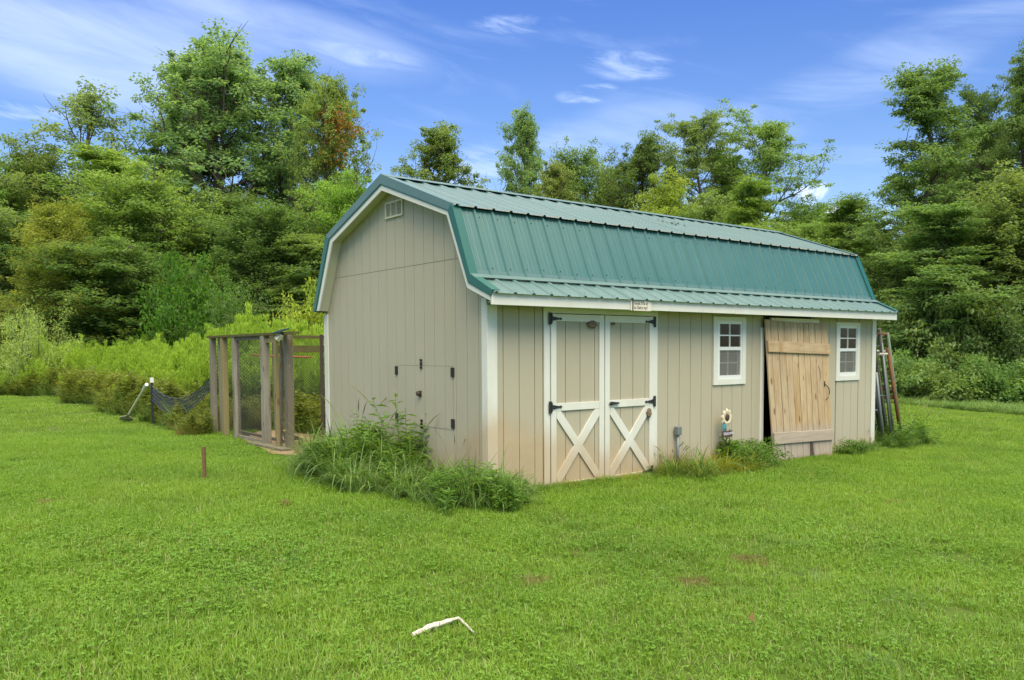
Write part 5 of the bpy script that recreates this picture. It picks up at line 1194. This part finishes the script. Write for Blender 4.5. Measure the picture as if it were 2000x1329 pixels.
# ------------------------------------------------------------------ goldenrod meadow and rough edge
def goldenrod(seed, H):
    r = np.random.default_rng(seed); g = Geo()
    for s in range(4):
        a = r.random()*6.28; th = r.uniform(0.0, 0.13); h = H*r.uniform(0.8, 1.08); p = np.array([r.normal(0, 0.07), r.normal(0, 0.07), 0.0]); pts = [p]
        for j in range(6): p = p+np.array([math.cos(a)*math.sin(th), math.sin(a)*math.sin(th), math.cos(th)])*h/6; th += r.normal(0, 0.03); pts.append(p)
        pts = np.array(pts); V, F = tube_np(pts, np.linspace(0.006, 0.003, 7), 3); g.add(V, F, 1)
        n = 72; v = np.sort(r.uniform(0.08, 1.0, n)); A = np.stack([np.interp(v*6, np.arange(7), pts[:, c]) for c in range(3)], -1); b = r.random(n)*6.28
        e = 0.45+0.85*v; D = np.stack([np.cos(b)*np.cos(e), np.sin(b)*np.cos(e), np.sin(e)], -1); ln = (0.14-0.04*v)*r.uniform(0.7, 1.2, n)
        V = leaf_quads(A, D, unit(r.normal(0, .3, A.shape)+np.array([0, 0, 1])), ln, ln*0.17, 0.1); m = v > 0.58
        V4 = V.reshape(n, 4, 3); g.add(V4[m].reshape(-1, 3), quads(m.sum()), 0); g.add(V4[~m].reshape(-1, 3), quads((~m).sum()), 1)
        n = 60; A = pts[-1]+np.stack([r.normal(0, 0.022, n), r.normal(0, 0.022, n), r.uniform(-0.30, 0.05, n)], -1); b = r.random(n)*6.28; D = unit(np.stack([np.cos(b), np.sin(b), np.full(n, 3.2)], -1))
        V = leaf_quads(A, D, unit(r.normal(0, .5, A.shape)+np.array([0, 0, 1])), np.full(n, 0.085), np.full(n, 0.014), 0.1); g.add(V, quads(n), 0)
    return g.mesh('goldenrod', [M_gold, M_goldlow])
gr = [goldenrod(81+k, h) for k, h in enumerate((1.08, 1.26, 0.98, 1.46))]
rough = [tuft_mesh(91, 60, 0.3, 0.75, 0.011, 0.18, m_=M_tall, leaves=170, lm=M_rough), tuft_mesh(92, 30, 0.3, 0.6, 0.010, 0.15, leaves=320, lm=M_rough), tuft_mesh(93, 110, 0.35, 0.7, 0.007, 0.16, (0.0, 0.5), (0.1, 1.1), m_=M_drygrass)]
x = rng.uniform(-24, 12, 16000); y = rng.uniform(8.3, 33, 16000)
m = meadow(x, y) & ~((x < 1.6) & (y < 10.2)) & ((y > 12.0) | (x > 0.1+0.3*vnoise(x, y, 1.5, 2))); x, y = x[m], y[m]
sc = 0.88+0.16*vnoise(x, y, 0.8, 12)+rng.normal(0, 0.12, len(x)); sc *= 1+0.50*np.exp(-((x-3.4)**2+(y-13.5)**2)/3.5); sc *= np.where((y > 20) & (x < -1.0), 0.62, 1.0); edge = np.clip((x+0.9)/1.6, 0.45, 1); sc *= np.where(y < 20, np.clip(edge, 0.5, 1), 1)
scatter('goldenrod_meadow', np.stack([x, y, gz(x, y)], -1), rng.random(len(x))*6.28, sc, rng.integers(0, 4, len(x)), gr, 'tall yellow green goldenrod meadow behind the lawn')
x = rng.uniform(-1.3, 2.5, 1500); y = rng.uniform(9.8, 20.5, 1500); m = meadow(x, y) & (x < -0.75+1.7*rng.random(1500)); x, y = x[m], y[m]
scatter('meadow_edge', np.stack([x, y, gz(x, y)], -1), rng.random(len(x))*6.28, rng.uniform(0.6, 1.25, len(x)), rng.choice(3, len(x), p=[0.42, 0.48, 0.10]), rough, 'rough mixed weeds along the edge of the meadow')
x = rng.uniform(-24, 0, 900); y = rng.uniform(20.0, 21.2, 900)
scatter('meadow_edge', np.stack([x, y, gz(x, y)], -1), rng.random(900)*6.28, rng.uniform(0.4, 0.8, 900), rng.choice(2, 900), rough[:2], 'low dark weeds at the foot of the far left meadow')
x = rng.uniform(-0.7, 1.6, 150); y = rng.uniform(7.15, 10.4, 150)
scatter('garden_grass', np.stack([x, y, gz(x, y)], -1), rng.random(150)*6.28, rng.uniform(0.45, 0.85, 150), rng.choice(4, 150, p=[0.25, 0.15, 0.40, 0.20]), rough+[arch[0]], 'overgrown tan and green grass inside the netted garden')
x = rng.uniform(-1.15, -0.45, 130); y = rng.uniform(6.6, 12.0, 130); m = (x > np.where(y > 8.0, -0.72, -1.0)+0.15*vnoise(x, y, 2.0, 5)) & ~((y < 7.2) & (x > -0.5)); x, y = x[m], y[m]
scatter('garden_grass', np.stack([x, y, gz(x, y)], -1), rng.random(len(x))*6.28, rng.uniform(0.30, 0.62, len(x)), rng.choice(4, len(x), p=[0.3, 0.25, 0.2, 0.25]), rough+[arch[0]], 'low tangled weeds and long grass in front of the sagging netting')
x = rng.uniform(0.7, 2.2, 40); y = rng.uniform(5.2, 6.8, 40)
scatter('kennel_weeds', np.stack([x, y, gz(x, y)], -1), rng.random(40)*6.28, rng.uniform(0.5, 1.1, 40), rng.choice(2, 40), rough[:2], 'weeds grown up inside the back of the wire kennel')
# taller strip before the right woods
x = rng.uniform(14, 40, 2600); t_ = rng.uniform(0, 2.6, 2600); d1 = G(1765, 792); d2 = G(1995, 812)
s_ = (x-d1[0])/(d2[0]-d1[0])
u_ = rng.uniform(-0.6, 2.2, 2600); bx_ = d1[0]+(d2[0]-d1[0])*u_; by_ = d1[1]+(d2[1]-d1[1])*u_; dirx, diry = bx_-CAM[0], by_-CAM[1]; ll = np.hypot(dirx, diry); x = bx_+dirx/ll*t_; y = by_+diry/ll*t_
scatter('rough_grass', np.stack([x, y, gz(x, y)], -1), rng.random(2600)*6.28, rng.uniform(0.3, 0.6, 2600), rng.choice(2, 2600), [arch[3], arch[1]], 'uncut grass strip before the right woods')
